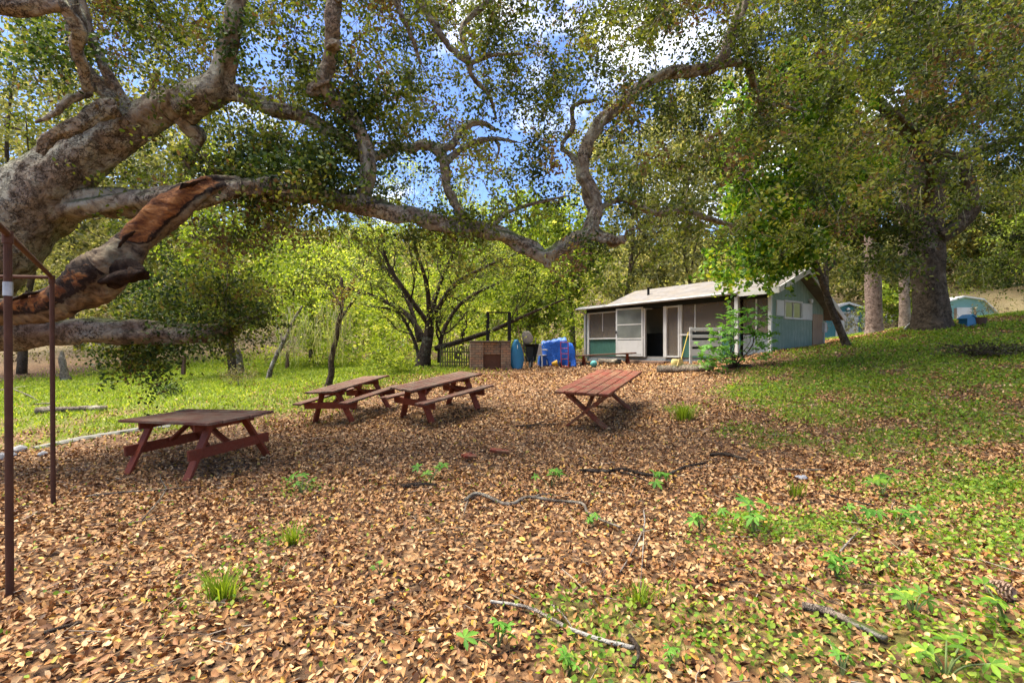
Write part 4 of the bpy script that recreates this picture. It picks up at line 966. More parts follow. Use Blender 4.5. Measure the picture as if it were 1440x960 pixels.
    # steps
    for i, (yy, zz) in enumerate(((-.28, -.16), (-.62, -.36))):
        m = MB(); m.box(((X(893) + X(945)) / 2, yy, zz - .2), (X(945) - X(893), .36, .4)); m.build('step', plain('step_brick', (.22, .14, .1), .9, .4, 8, bump=.4), t, bevel=.012)
cottage()

# ------------------------------------------------------------------ sheds and far things on the right
def shed(d=38):
    x0, x1 = (1160 - CX) / F * d, (1222 - CX) / F * d; xc = (x0 + x1) / 2; w = x1 - x0; zb = float(gz(xc, d)); k = d / F
    t = thing('shed', 'teal garden shed with white paned door behind the leaning tree', 'shed', (xc, d, zb)); H = CZ - (437 - HZ) * k - zb; pk = CZ - (428 - HZ) * k - zb
    col = board_mat('teal_shed_boards', (.07, .22, .25), .25, 0, (.12, .28, .3), .3)
    m = MB(); m.prism([(-w/2, -.4), (w/2, -.4), (w/2, H), (0, pk), (-w/2, H)], 0, 3.2, 1); m.build('wall', col, t)
    rp = [(-w/2 - .2, H - .08), (0, pk + .04), (w/2 + .2, H - .08), (w/2 + .2, H + .03), (0, pk + .16), (-w/2 - .2, H + .03)]
    m = MB(); m.prism(rp, -.22, 3.4, 1); m.build('roof', plain('shed_roof', (.2, .19, .18), .9), t)
    m = MB()
    for s in (-1, 1): m.bar((s * (w/2 + .22), -.24, H - .03), (0, -.24, pk + .1), .04, .16, (0, 0, 1))
    m.build('barge_board', WHITE, t)
    dx0, dx1 = (1183 - 1191) * k, (1204 - 1191) * k; dh = 1.98
    m = MB(); m.box(((dx0+dx1)/2, -.03, dh/2), (dx1-dx0, .06, dh)); dr = m.build('door', WHITE, t)
    m = MB(); px0, px1 = dx0 + .22, dx1 - .35
    m.box(((px0+px1)/2, -.065, 1.33), (px1-px0, .02, .8)); pn = m.build('door_window', GLASS, dr)
    m = MB()
    for i in range(1, 3): m.box((px0 + (px1-px0)*i/3, -.08, 1.33), (.035, .02, .8))
    for i in range(1, 3): m.box(((px0+px1)/2, -.082, .93 + .8*i/3), (px1-px0, .02, .035))
    m.build('glazing_bars', WHITE, dr)
    m = MB()
    for xx in (dx0 - .08, dx1 + .08, (1176-1191)*k, (1214-1191)*k): m.box((xx, -.025, 1.05), (.11, .05, 2.1))
    m.box(((dx0+dx1)/2, -.028, 2.13), (dx1-dx0+.3, .05, .12)); m.build('trim', WHITE, t)
    m = MB(); m.lathe([(.03, -.08), (.12, -.05), (.12, .05), (.04, .1)], (0, -.16, H + .12), 10); m.build('lamp', WHITE, t)
shed()
def playhouse(d=36):
    k = d / F; xc = (1368 - CX) * k; zb = float(gz(xc, d)); t = thing('shed', 'small pale green shed with rounded roof and white door beyond the right oak', 'shed', (xc, d, zb))
    q = lambda px, py: ((px - 1368) * k, CZ - (py - HZ) * k - zb)
    top = [q(1399, 440), q(1381, 422), q(1354, 418), q(1335, 424)]
    m = MB(); m.prism([(q(1335, 0)[0], -.4), (q(1399, 0)[0], -.4)] + top, 0, 2.6, 1); m.build('wall', plain('pale_green_boards', (.2, .36, .32), .7, .2, 3), t)
    up = [(a * 1.03, b + .09) for a, b in top]; r = [(top[0][0] + .12, top[0][1] - .08)] + top[1:3] + [(top[3][0] - .1, top[3][1] - .02)]
    m = MB(); m.prism(r + [(a, b + .10) for a, b in r[::-1]], -.18, 2.8, 1); m.build('roof', WHITE, t)
    a, b = q(1345, 0)[0], q(1366, 0)[0]; m = MB(); m.box(((a+b)/2, -.03, .72), (b-a, .05, 1.46)); m.build('door', WHITE, t)
    for px in (1343, 1370.5):
        m = MB(); m.box((q(px, 0)[0], -.02, .7), (.16, .04, 1.4)); m.build('door_post', plain('brown_board', (.25, .17, .11), .8), t)
playhouse()
def rail_fence(d=42):
    k = d / F; t = thing('rail_fence', 'white rail fence far off beside the bare trunks', 'fence', gp((1258 - CX) * k, d)); z0 = t.location.z; x0 = t.location.x
    for px in (1246, 1254, 1262, 1270):
        m = MB(); m.box(((px - CX) * k - x0, 0, CZ - (447 - HZ) * k - z0 - .45), (.12, .1, 1.5)); m.build('post', WHITE, t)
    for py in (443, 447):
        m = MB(); m.box(((1258 - CX) * k - x0, -.07, CZ - (py - HZ) * k - z0), (26 * k, .05, .14)); m.build('rail', WHITE, t)
rail_fence()
def bare_trunk(px, py, d, r, h, lean, label, seed, mat=PINEBARK):
    b = gp((px - CX) / F * d, d); t = thing('pine_tree', label, 'tree'); S = Skel(seed)
    p = [b + np.array((lean * f * h, 0, -.2 + f * h)) for f in (0, .06, .3, .6, 1)]
    S.limb(p, np.array((1.35, 1.05, 1, .85, .55)) * r, 16, 6, .06)
    rng = np.random.default_rng(seed); cl = [p[-1] + rng.normal(size=3) * (1.5, 1.5, .9) * (h / 8) + (0, 0, -.3) for _ in range(26)]
    S.grow_to(cl, .012, .01); S.mb.build('trunk', mat, t, smooth=True)
    foliage('crown', clump_leaves(cl, 60, .6, rng), .16, .05, RIGHTLEAF, t, seed, .3)
bare_trunk(1230, 470, 22, .32, 9.5, -.03, 'tall pale pine trunk just right of the teal shed', 601)
bare_trunk(1273, 462, 25, .24, 8.0, -.02, 'thinner pine trunk between the pale pine and the right oak', 602)

BLUE = plain('blue_plastic', (.03, .17, .33), .4, .15, 4, spec=.5)
def small_right():
    d = G(1352, 457); d = d[1]
    t = thing('toy_house', 'blue toy house with a peaked roof at the foot of the right oak', 'toy house', gp((1352 - CX) / F * d, d - .2))
    m = MB(); m.prism([(-.14, -.03), (.14, -.03), (.14, .2), (0, .3), (-.14, .2)], -.14, .14, 1); m.build('wall', BLUE, t)
    m = MB(); m.prism([(-.17, .19), (0, .305), (.17, .19), (.17, .215), (0, .335), (-.17, .215)], -.17, .17, 1); m.build('roof', plain('toy_roof', (.04, .2, .36), .5), t)
    b = gp((1364 - CX) / F * d, d - .3); t = thing('bucket', 'brown rusty bucket between the toy house and the pale shed', 'bucket', b)
    m = MB(); m.lathe([(.13, -.02), (.17, .2), (.18, .22), (.16, .22), (.12, .02)], (0, 0, 0), 18); m.build('pail', plain('rusty_brown', (.09, .05, .035), .8), t, smooth=False)
    m = MB(); m.tube([(-.17, 0, .21), (-.1, 0, .36), (.05, 0, .4), (.17, 0, .21)], [.008] * 4, 6, 4); m.build('handle', RUST, t)
    g = G(1279, 464); m = MB(); m.box((0, 0, 0), (.40, .03, .16), Matrix.Rotation(-.75, 3, 'Y') @ Matrix.Rotation(.3, 3, 'X')); o = m.build('white_board', WHITE, origin=None, bevel=.01); o.location = g + (0, 0, .13)
    tag(o, 'small white board leaning in the grass left of the right oak', 'board')
small_right()
def brush_pile():
    g = G(1390, 500); rng = np.random.default_rng(4); m = MB()
    t = thing('brush_pile', 'dark heap of twigs and leaves on the right slope below the shed', 'brush pile', g)
    for i in range(60):
        a = rng.normal(size=3) * (.45, .25, .08) + (0, 0, .1); b = a + rng.normal(size=3) * (.4, .25, .08); a[2] = abs(a[2]); b[2] = abs(b[2]); m.tube([a, (a + b) / 2 + rng.normal(size=3) * .03, b], [.012, .01, .006], 5, 2)
    m.build('twigs', DARKBARK, t)['kind'] = 'stuff'
    foliage('dead_leaves', np.abs(rng.normal(size=(900, 3))) * (.0, .0, .13) + rng.normal(size=(900, 3)) * (.45, .25, .02) + (0, 0, .02), .07, .04, leaf_mat('pile_leaf', [(0, (.03, .025, .015)), (.6, (.07, .06, .03)), (1, (.1, .13, .03))], .1, .7), t, 4)
brush_pile()
# ------------------------------------------------------------------ yard things before the cottage
def brick_mat():
    m = NT('old_brick'); v = m.co(); s = m.n('SeparateXYZ'); m.L.new(v, s.inputs[0]); cb = m.n('CombineXYZ')
    m.L.new(m.math('ADD', s.outputs[0], s.outputs[1]), cb.inputs[0]); m.L.new(s.outputs[2], cb.inputs[1])
    b = m.n('TexBrick'); b.inputs['Scale'].default_value = 1; b.inputs['Brick Width'].default_value = .22; b.inputs['Row Height'].default_value = .085; b.inputs['Mortar Size'].default_value = .009
    b.inputs['Color1'].default_value = (.40, .20, .11, 1); b.inputs['Color2'].default_value = (.34, .24, .15, 1); b.inputs['Mortar'].default_value = (.10, .085, .07, 1)
    m.L.new(cb.outputs[0], b.inputs['Vector']); n = m.noise(3, 6, .65, v)
    c = m.mix(m.ramp(n, [(.45, 0), (.7, .8)]), b.outputs[0], (.07, .05, .04)); c = m.mix(m.ramp(m.noise(1.4, 5, .6, v), [(.5, 0), (.75, .6)]), c, (.34, .27, .2))
    return m.done(m.bsdf(c, .9, m.math('ADD', m.math('MULTIPLY', b.outputs['Fac'], -1.0), n), .7, .012, spec=.2))
BRICK = brick_mat()
BLACKMETAL = plain('sooty_steel', (.025, .022, .02), .7, .4, 6, .5)
def barbecue():
    g = G(690, 519); t = thing('brick_barbecue', 'low brick barbecue with two dark posts and a crossbar', 'barbecue', g, None, .12); k = g[1] / F
    h = 38 * k; w = 57 * k
    m = MB(); m.box((-w*.34, .4, h/2 - .1), (w*.32, .8, h + .2)); m.box((w*.38, .4, h/2 - .1), (w*.24, .8, h + .2)); m.box((w*.04, .45, h*.75 + .02), (w*.44, .7, h*.5 - .04)); m.box((w*.04, .5, .0), (w*.44, .6, .18)); m.build('brick_body', BRICK, t, bevel=.01)
    m = MB(); m.box((w*.04, .4, h*.29), (w*.439, .5, h*.56)); m.build('firebox_infill', plain('rust_plate', (.16, .07, .04), .9, .5, 6, bump=.4), t)
    m = MB(); m.box((0, .4, h + .025), (w*1.03, .84, .05)); m.build('cap', plain('cap_stone', (.13, .10, .075), .9, .4, 6, bump=.5), t, bevel=.012)
    for px in (687.5, 719):
        m = MB(); m.box(((px - 690) * k, .55, h + .56), (.12, .12, 1.08)); m.build('post', BLACKMETAL, t, bevel=.01)
    m = MB(); m.box((13 * k, .55, h + 1.09), (34 * k, .05, .05)); m.build('crossbar', BLACKMETAL, t)
barbecue()
def boat():
    g = G(727, 519); k = g[1] / F; t = thing('boat', 'blue plastic boat standing on end against the brick barbecue', 'boat', g, None, .25)
    h = 43 * k; m = MB(); n = 14; V = []; sides = 20
    for i in range(n):
        f = i / (n - 1); z = f * h; w = .30 * (math.sin(math.pi * (.12 + .82 * f)) ** .7) * (1.05 - .35 * f); y = .10 * f * h
        for j in range(sides):
            a = j * 2 * math.pi / sides; V.append((w * math.cos(a), y + .14 * (1 - .3 * f) * math.sin(a) * (1 if math.sin(a) < 0 else .25), z - .03))
    m.add(V, [(i*sides+j, i*sides+(j+1)%sides, (i+1)*sides+(j+1)%sides, (i+1)*sides+j) for i in range(n-1) for j in range(sides)] + [tuple(range(sides-1, -1, -1)), tuple((n-1)*sides+j for j in range(sides))])
    m.build('hull', plain('teal_blue_hull', (.02, .17, .32), .45, .2, 3, spec=.5), t, smooth=True)
    m = MB(); m.tube([(-.02, -.10, h*.66), (.0, -.095, h*.72), (-.01, -.08, h*.79)], [.014, .03, .016], 8, 4, flat=.4); m.build('white_mark', WHITE, t, smooth=True)
boat()
def yard():
    WOOD = wood_paint('raw_plank', (.45, .3, .15), (.35, .25, .16), .3, .8, (8, 8, 1), .3)
    a = G(741, 518); m = MB(); b = np.array([(728 - CX) / F * (a[1] + .35), a[1] + .35, a[2] + 1.56]); m.bar(a - (0, 0, .03), b, .1, .04, (1, 0, 0)); o = m.build('plank', WOOD, bevel=.004); tag(o, 'pale wooden plank leaning in front of the blue boat', 'plank')
    # wheelbarrow tipped up on its nose
    g = G(747, 518); t = thing('wheelbarrow', 'dark wheelbarrow tipped upright beside the blue boat', 'wheelbarrow', g, None, .3)
    m = MB(); V = [(-.16,-.02,.28),(.16,-.02,.28),(.26,-.12,.9),(-.26,-.12,.9),(-.1,.14,.36),(.1,.14,.36),(.15,.16,.8),(-.15,.16,.8)]
    m.add(V, [(4,5,6,7),(0,1,5,4),(1,2,6,5),(2,3,7,6),(3,0,4,7)]); tr = m.build('tray', plain('dark_tray', (.045, .05, .05), .6, .4, 5, .3), t); s = tr.modifiers.new('thick', 'SOLIDIFY'); s.thickness = .012
    m = MB(); m.tube([(-.03 , -.02 + .15*math.cos(q), .15 + .15*math.sin(q)) for q in np.linspace(0, 6.283, 15)], [.035]*15, 8, 1, cap=False); wh = m.build('wheel', plain('tyre_rubber', (.02, .02, .02), .85), t, smooth=True)
    m = MB(); m.tube([(-.06, -.02, .15), (.0, -.02, .15)], [.1, .1], 14, 1); m.build('hub', plain('grey_hub', (.3, .3, .3), .5), wh)
    for sx in (-1, 1):
        m = MB(); m.tube([(sx*.04, -.02, .15), (sx*.18, .18, .6), (sx*.26, .2, 1.15)], [.02]*3, 8, 3); m.build('handle', plain('grey_handle', (.25, .23, .2), .7), t)
    m = MB(); m.tube([(-.2,.18,.75),(-.2,.36,.82),(.2,.36,.82),(.2,.18,.75)], [.014]*4, 6, 1); m.build('leg_frame', BLACKMETAL, t)
    m = MB(); rng = np.random.default_rng(2); sp = []
    for i in range(9):
        f = i / 8
        for j in range(14):
            q = j / 14 * 6.283; r = .2 * math.sin(math.pi * (.12 + .8 * f)) ** .5 * (1 + .12 * math.sin(3 * q + 4 * f)); sp.append((r * math.cos(q) - .06 * f, .6 * r * math.sin(q), f * .46))
    m.add(sp, [(i*14+j, i*14+(j+1)%14, (i+1)*14+(j+1)%14, (i+1)*14+j) for i in range(8) for j in range(14)] + [tuple(range(13,-1,-1)), tuple(112+j for j in range(14))])
    o = m.build('canvas_bundle', plain('beige_canvas', (.42, .37, .3), .9, .25, 6, bump=.4), smooth=True); o.location = g + (-.12, .12, .92); tag(o, 'beige canvas bundle resting on top of the tipped wheelbarrow', 'canvas bundle')
    # white plastic chair
    g = G(759, 515); t = thing('plastic_chair', 'white plastic garden chair left of the blue tarp', 'chair', g, None, 2.6)
    WP = plain('white_plastic', (.68, .68, .66), .45, .1, 4)
    m = MB(); m.box((0, 0, .43), (.44, .44, .03)); m.build('seat', WP, t, bevel=.012)
    m = MB(); m.box((0, .22, .64), (.42, .03, .42), Matrix.Rotation(-.2, 3, 'X')); m.build('backrest', WP, t, bevel=.012)
    for sx in (-1, 1):
        for sy in (-1, 1):
            m = MB(); m.bar((sx*.19, sy*.19, .42), (sx*.23, sy*.23, -.03), .045, .04, (0, 1, 0)); m.build('leg', WP, t, bevel=.006)
        m = MB(); m.tube([(sx*.22, -.2, .42), (sx*.24, -.2, .62), (sx*.23, .22, .64)], [.02]*3, 8, 3); m.build('armrest', WP, t, smooth=True)
    # tarp heap
    g = G(785, 514); k = g[1] / F; n = 46; rng = np.random.default_rng(8); V = []
    for j in range(n):
        for i in range(n):
            a = i / (n-1) * 2 - 1; b = j / (n-1) * 2 - 1; e = max(abs(a), abs(b))
            fold = .05*math.sin(7*a+3*b)+.035*math.sin(13*b-6*a+1)+.03*math.sin(19*a+9*b)
            if e < .55: x, y, z = a/.55*.62, b/.55*.42, 1.0 + .05*math.sin(5*a) + fold*.8 - .10*(a/.55)**2 - (.14 if a > .3 else 0)
            else:
                f = (e-.55)/.45; ux, uy = a/e, b/e; x, y = ux*(.62+.09*f+fold*f), uy*(.42+.09*f+fold*f); z = (1.0-.10*ux*ux-(.14 if ux > .55 else 0))*(1-f) + fold*.5*(1-f) - .02
            V.append((x, y, z))
    m = MB(); m.add(V, [(j*n+i, j*n+i+1, (j+1)*n+i+1, (j+1)*n+i) for j in range(n-1) for i in range(n-1)]); BT = NT('blue_tarp')
    BT = BT.done(BT.bsdf(BT.mix(BT.noise(3, 5), (.004, .06, .36), (.008, .14, .6)), .38, BT.noise(9, 6, .65), .9, .05, spec=.5))
    o = m.build('tarp_heap', BT, smooth=True); o.location = g + (0, .4, 0); o.rotation_euler = (0, 0, -.05); tag(o, 'heap covered with a bright blue tarp beside the cottage', 'tarp heap')
    # red hand truck
    g = G(794, 516); t = thing('hand_truck', 'red two-wheeled hand truck leaning on the blue tarp', 'hand truck', g, None, .1); RD = plain('red_tube', (.36, .03, .03), .5, .3, 6)
    for sx in (-1, 1):
        m = MB(); m.tube([(sx*.13, -.06, .02), (sx*.14, .0, .5), (sx*.14, .05, .95)], [.016]*3, 8, 2); m.build('rail', RD, t)
        m = MB(); m.tube([(sx*.19, .0+.1*math.cos(q), .1+.1*math.sin(q)) for q in np.linspace(0, 6.283, 13)], [.028]*13, 8, 1, cap=False); m.tube([(sx*.17, 0, .1), (sx*.21, 0, .1)], [.07, .07], 10, 1); m.build('wheel', plain('black_tyre', (.02, .02, .02), .85), t)
    for z in (.3, .5, .7, .93):
        m = MB(); m.tube([(-.14, -.02 + z*.07, z), (.14, -.02 + z*.07, z)], [.012]*2, 6, 1); m.build('rung', RD, t)
    m = MB(); m.box((0, -.16, .02), (.3, .2, .012)); m.build('toe_plate', RD, t)
    g = G(779, 515); m = MB(); m.lathe([(.05, 0), (.07, .03), (.12, .2), (.125, .22), (.11, .22), (.05, .04)], (0, 0, 0), 16); m.xf(Matrix.Rotation(1.35, 4, 'Y')); o = m.build('yellow_pail', plain('yellow_plastic', (.6, .33, .02), .5, .2), smooth=True); o.location = g + (-.08, .0, .08); tag(o, 'small yellow pail lying at the foot of the blue tarp', 'pail')
    # picket fence
    g = G(640, 517); k = g[1] / F; t = thing('picket_fence', 'weathered picket fence left of the brick barbecue', 'fence', g, None, -.1); PK = wood_paint('mossy_picket', (.12, .12, .05), (.2, .19, .09), .3, .9, (8, 8, 1), .5)
    for i in range(13):
        x = (-21 + i * 3.4) * k; m = MB(); m.box((x, 0, .36 + .03 * math.sin(i * 2.3)), (.042, .02, .85), Matrix.Rotation(.05 * math.sin(i * 3.1), 3, 'Y')); m.build('picket', PK, t)
    for z in (.2, .58):
        m = MB(); m.box((0, .025, z), (44 * k, .03, .05)); m.build('rail', PK, t)
    # low red bench in front of the porch
    g = G(852, 513); k = g[1] / F; t = thing('bench', 'long low dark red bench in front of the porch', 'bench'); L = 86 * k
    m = MB(); planks(m, L, .36, 2, .42, .05, seed=3); m.build('seat', REDTOP, t, bevel=.006)
    for sx in (-1, 1):
        for sy in (-1, 1):
            m = MB(); m.bar((sx * L * .36 + sy * .02, sy * .15, .4), (sx * L * .36 + sy * .02, -sy * .17, -.03), .04, .09, (1, 0, 0)); m.build('leg', REDLEG, t, bevel=.004)
    settle(t, g, .03, L * .36, .16)
    # ball
    g = G(835, 516); m = MB(); m.lathe([(.13 * math.sin(q), -.13 * math.cos(q)) for q in np.linspace(.06, 3.08, 16)], (0, 0, 0), 24); o = m.build('ball', plain('teal_ball', (.09, .33, .31), .6, .12, 4), smooth=True); o.location = g + (0, 0, .12); tag(o, 'faded teal ball lying among the logs', 'ball')
yard()

LOGB = bark_mat('log_wood', (.05, .038, .03), (.24, .19, .145), (.36, .34, .28), .45, .2, 1.2)
DRIFT = bark_mat('grey_dead_wood', (.07, .055, .04), (.3, .245, .185), (.44, .4, .31), .5, 0, 2)
DARKW = bark_mat('dark_dead_wood', (.018, .013, .01), (.085, .062, .045), (.2, .19, .14), .3, 0, 2)
def log(label, pts, r, name='log', cat='log', mat=None, sides=10, rough=.14, lift=.6, seed=0, group=None, taper=.75, forks=()):
    m = MB(); p = np.array([G(a, b) for a, b in pts]); p[:, 2] += r * lift + (.022 if r < .04 else 0); o = p.mean(0); o[2] -= r * lift
    rr = np.linspace(r, r * taper, len(p)); m.tube(p, rr, sides, 5, rough, seed)
    for f, r2 in forks:
        q = np.array([G(a, b) for a, b in f]); q[:, 2] += r2 * lift + .022 + np.sin(np.linspace(0, 3.14, len(q))) * r2 * 2; m.tube(q, np.linspace(r2, r2 * .4, len(q)), 7, 4, rough, seed + 1)
    ob = m.build(name, mat or LOGB, smooth=True, origin=o); tag(ob, label, cat, group); return ob
log('thick pale log in front of the shrub by the cottage', [(926,524),(955,523),(985,522),(1003,521)], .15, seed=1, rough=.08)
log('dark split log right of the pale log under the shrub', [(1016,519),(1035,517),(1056,517)], .07, mat=DARKW, seed=2)
log('lower short log left of the teal ball', [(816,514),(833,513.5)], .08, seed=3); log('short log lying nearest the blue tarp', [(803,512),(818,512)], .07, seed=4)
log('grey bulging log under the low red bench', [(842,511),(855,511),(872,511)], .13, mat=DRIFT, seed=5)
log('long pale fallen log at the near edge of the meadow', [(52,581),(90,580),(120,578),(148,577)], .10, mat=DRIFT, seed=6, forks=(([(55,581),(75,574),(50,570)], .04),))
log('crooked dead branch on the bank at the left edge', [(-10,552),(20,548),(55,541)], .06, 'branch', 'branch', DRIFT, seed=7, forks=(([(20,549),(40,560),(55,566)], .03),))
log('dead branch lying in the grass behind the lower oak limb', [(120,543),(150,540),(175,537)], .05, 'branch', 'branch', DRIFT, seed=8)
B = 'fallen branches on the leaf litter'
log('grey crooked branch forking in the middle of the leaf litter', [(655,708),(668,699),(684,702),(705,712),(722,713),(742,704),(780,709),(818,713),(826,726),(848,738),(872,748)], .021, 'branch', 'branch', DRIFT, 8, .2, .8, 9, B, .5, (([(658,708),(655,718),(652,730)], .009),([(742,704),(770,700),(800,704)], .008)))
log('dark branch passing behind the bright seedling', [(816,666),(850,667),(878,664),(903,671),(936,672),(962,661),(992,655)], .024, 'branch', 'branch', DARKW, 8, .2, .8, 10, B, .6, (([(870,666),(895,676),(912,681)], .012),))
log('short dark stick right of the dark forked branch', [(998,643),(1022,643),(1052,651)], .026, 'branch', 'branch', DARKW, 8, .2, .8, 11, B, .5)
log('thin pale lichened branch in front at the bottom centre', [(690,853),(738,860),(768,876),(800,894),(845,911),(892,920)], .0095, 'branch', 'branch', PALEBARK, 7, .2, 1.2, 12, B, 1.3, (([(776,858),(792,874),(808,896)], .006),))
log('thick mossy stick at the bottom right of the litter', [(1128,862),(1160,870),(1200,886),(1245,908)], .021, 'branch', 'branch', LOGB, 9, .25, .8, 13, B, .9)
log('thin upright curved twig line right of centre', [(905,722),(906,745),(890,780),(872,812)], .007, 'branch', 'branch', PALEBARK, 6, .2, 1.5, 14, B, .5, (([(906,745),(903,800),(899,846)], .005),))
log('short dark bark strip left of the grey crooked branch', [(566,689),(590,685),(614,686)], .028, 'bark_strip', 'bark strip', DARKW, 8, .35, .5, 15, None, .5)
log('dark twig at the bottom edge below the pale branch', [(884,905),(898,925),(890,952)], .014, 'branch', 'branch', DARKW, 7, .2, .8, 16, B, .6)
log('thin twig beside the tall seedling on the right', [(1160,699),(1200,709),(1234,716)], .010, 'branch', 'branch', DARKW, 7, .2, 1, 17, B, .6)
log('straight twig at the foot of the right slope', [(1096,663),(1130,664),(1165,664)], .011, 'branch', 'branch', DRIFT, 7, .2, 1, 18, B, .6)
log('small bent pale twig above the dark hollow on the right', [(1181,783),(1196,764),(1209,752),(1205,748)], .007, 'branch', 'branch', PALEBARK, 7, .2, 1.3, 19, B, .6)
log('tangled twigs in front of the benchless picnic table', [(120,702),(175,696),(235,692),(275,688)], .011, 'branch', 'branch', DRIFT, 7, .2, 1.2, 20, B, .5, (([(200,735),(222,712),(235,690)], .008),([(235,692),(225,675),(232,665)], .008),([(180,740),(215,736),(250,728)], .006)))
log('short dark twig near the bottom left corner', [(62,898),(88,890),(116,884)], .013, 'branch', 'branch', DARKW, 7, .2, .8, 21, B, .6)
log('little twig heap beside the crossed leg table', [(725,602),(755,600),(790,598)], .016, 'branch', 'branch', DARKW, 7, .2, .8, 22, B, .6, (([(740,604),(765,596),(780,590)], .012),))

def scraps():
    for px, py, yaw, L, lab in ((660, 648, .75, .24, 'split red painted wood scrap, the left of two'), (702, 640, .35, .33, 'long red painted wood scrap, the right of two')):
        g = G(px, py); m = MB(); m.prism([(-L/2, -.035), (-L*.2, -.05), (L*.4, -.04), (L/2, .0), (L*.42, .035), (-L*.3, .045), (-L*.45, .02)], 0, .04, 2); m.xf(Matrix.Rotation(.18, 4, 'Y') @ Matrix.Rotation(.3, 4, 'X'))
        if L < .3: m.prism([(-L/2, .02), (L*.3, .045), (L*.45, .075), (-L*.4, .075)], .01, .05, 2)
        o = m.build('wood_scrap', REDBRIGHT, bevel=.004); o.location = g + (0, 0, .05); o.rotation_euler = (0, 0, yaw); tag(o, lab, 'wood scrap', 'red wood scraps on the litter')
scraps()
def stones():
    m = MB(); p = np.array([G(a, b) for a, b in [(48,632),(80,625),(120,617),(165,610),(205,603),(240,599)]]); p[:, 2] += .01
    t = MB(); t.tube(p, [.10]*len(p), 8, 5, .12, 5, flat=.5); o = t.build('stone_edging', plain('pale_edging', (.22, .21, .18), .9, .35, 6, bump=.5), smooth=False); tag(o, 'pale concrete edging between the litter and the meadow', 'edging')
    for px, py, r, lab in ((28, 634, .11, 'grey stone at the left end of the concrete edging'), (6, 646, .13, 'pale flat stone at the left picture edge behind the pipe post'), (60, 640, .07, 'small dark stone in front of the concrete edging'), (1127, 674, .05, 'small purple-grey stone at the foot of the slope')):
        g = G(px, py); rng = np.random.default_rng(px); m = MB(); V = []
        for i in range(7):
            q = .15 + i / 6 * 2.84
            for j in range(10):
                a = j * .6283; rr = r * (1 + .18 * math.sin(2*a + px) + .12 * math.sin(3*q + a)); V.append((1.3*rr*math.sin(q)*math.cos(a), rr*math.sin(q)*math.sin(a), -.65*rr*math.cos(q)))
        m.add(V, [(i*10+j, i*10+(j+1)%10, (i+1)*10+(j+1)%10, (i+1)*10+j) for i in range(6) for j in range(10)] + [tuple(range(9,-1,-1)), tuple(60+j for j in range(10))])
        o = m.build('stone', plain('field_stone', (.28, .28, .29), .9, .3, 12, bump=.4)); o.location = g + (0, 0, r * .3); tag(o, lab, 'stone', 'loose stones on the ground')
stones()
def pinecone():
    g = G(1405, 842); m = MB()
    for i in range(9):
        z = (i / 8 - .5) * .11; r = .045 * math.sqrt(max(.05, 1 - (2 * z / .13)**2))
        for j in range(9):
            a = j * .698 + i * .35; c = np.array((r * math.cos(a), r * math.sin(a), z)); m.box(c, (.022, .018, .006), Matrix.Rotation(a, 3, 'Z') @ Matrix.Rotation(-.5, 3, 'Y'))
    m.xf(Matrix.Rotation(1.4, 4, 'X') @ Matrix.Rotation(.4, 4, 'Y')); o = m.build('pine_cone', plain('cone_brown', (.3, .2, .13), .8)); o.location = g + (0, 0, .04); tag(o, 'open brown pine cone in the litter at the right edge', 'pine cone')
pinecone()

# ------------------------------------------------------------------ seedlings, shrub, thin trees
SEEDL = leaf_mat('seedling_leaf', [(0, (.05, .15, .02)), (.5, (.11, .27, .03)), (1, (.22, .38, .05))], .3, .4, .4)
def palmate(mbv, c, nrm, size, rng, k=5):
    """one hand-shaped leaf of k leaflets, appended as leaflet quads"""
    nrm = nrm / np.linalg.norm(nrm); a = np.cross(nrm, (.3, .9, .1)); a /= np.linalg.norm(a); b = np.cross(nrm, a); ph = rng.uniform(0, 6.28)
    for i in range(k):
        q = ph + (i - (k - 1) / 2) * (4.6 / k); d = a * math.cos(q) + b * math.sin(q); e = np.cross(nrm, d); L = size * (1 - .12 * abs(i - (k - 1) / 2)); w = L * .19
        dr = -nrm * L * rng.uniform(.05, .3); up = nrm * L * .07
        v = [c, c + d*L*.35 + e*w*.8 + up, c + d*L*.65 + e*w + up + dr*.4, c + d*L + dr, c + d*L*.65 - e*w + up + dr*.4, c + d*L*.35 - e*w*.8 + up, c + d*L*.5 + dr*.2 - up*.3]
        n = len(mbv[0]); mbv[0].extend(v); mbv[1].extend([(n, n+6, n+1, n+1), (n+1, n+6, n+2, n+2), (n+2, n+6, n+3, n+3), (n, n+5, n+6, n+6), (n+5, n+4, n+6, n+6), (n+4, n+3, n+6, n+6)]); mbv[2].extend([min(1, max(0, rng.normal() * .2 + .5))] * 7)
def palm_mesh(mbv, name, mat, parent):
    V = np.array(mbv[0]); f = np.array([q[:3] for q in mbv[1]]); return mesh_np(name, V, f.ravel(), 3, mat, parent, np.array(mbv[2]))
def seedling(px, py, size, n, label, seed, h=None, mat=None, k=5):
    g = G(px, py); rng = np.random.default_rng(seed); s = size / F * g[1]; h = h or s * .8; t = thing('seedling', label, 'seedling', g, 'green seedlings in the leaf litter')
    m = MB(); lv = ([], [], [])
    for i in range(n):
        top = np.array((rng.normal() * s * .35, rng.normal() * s * .35, h * rng.uniform(.55, 1.1))); m.tube([(0, 0, -.02), top * (.4, .4, .6), top], [.006, .004, .003], 5, 3)
        palmate(lv, top, np.array((rng.normal() * .35, rng.normal() * .35 - .25, 1)), s * rng.uniform(.32, .5), rng, k)
    m.build('stem', plain('green_stem', (.12, .16, .05), .6), t); palm_mesh(lv, 'leaves', mat or SEEDL, t)
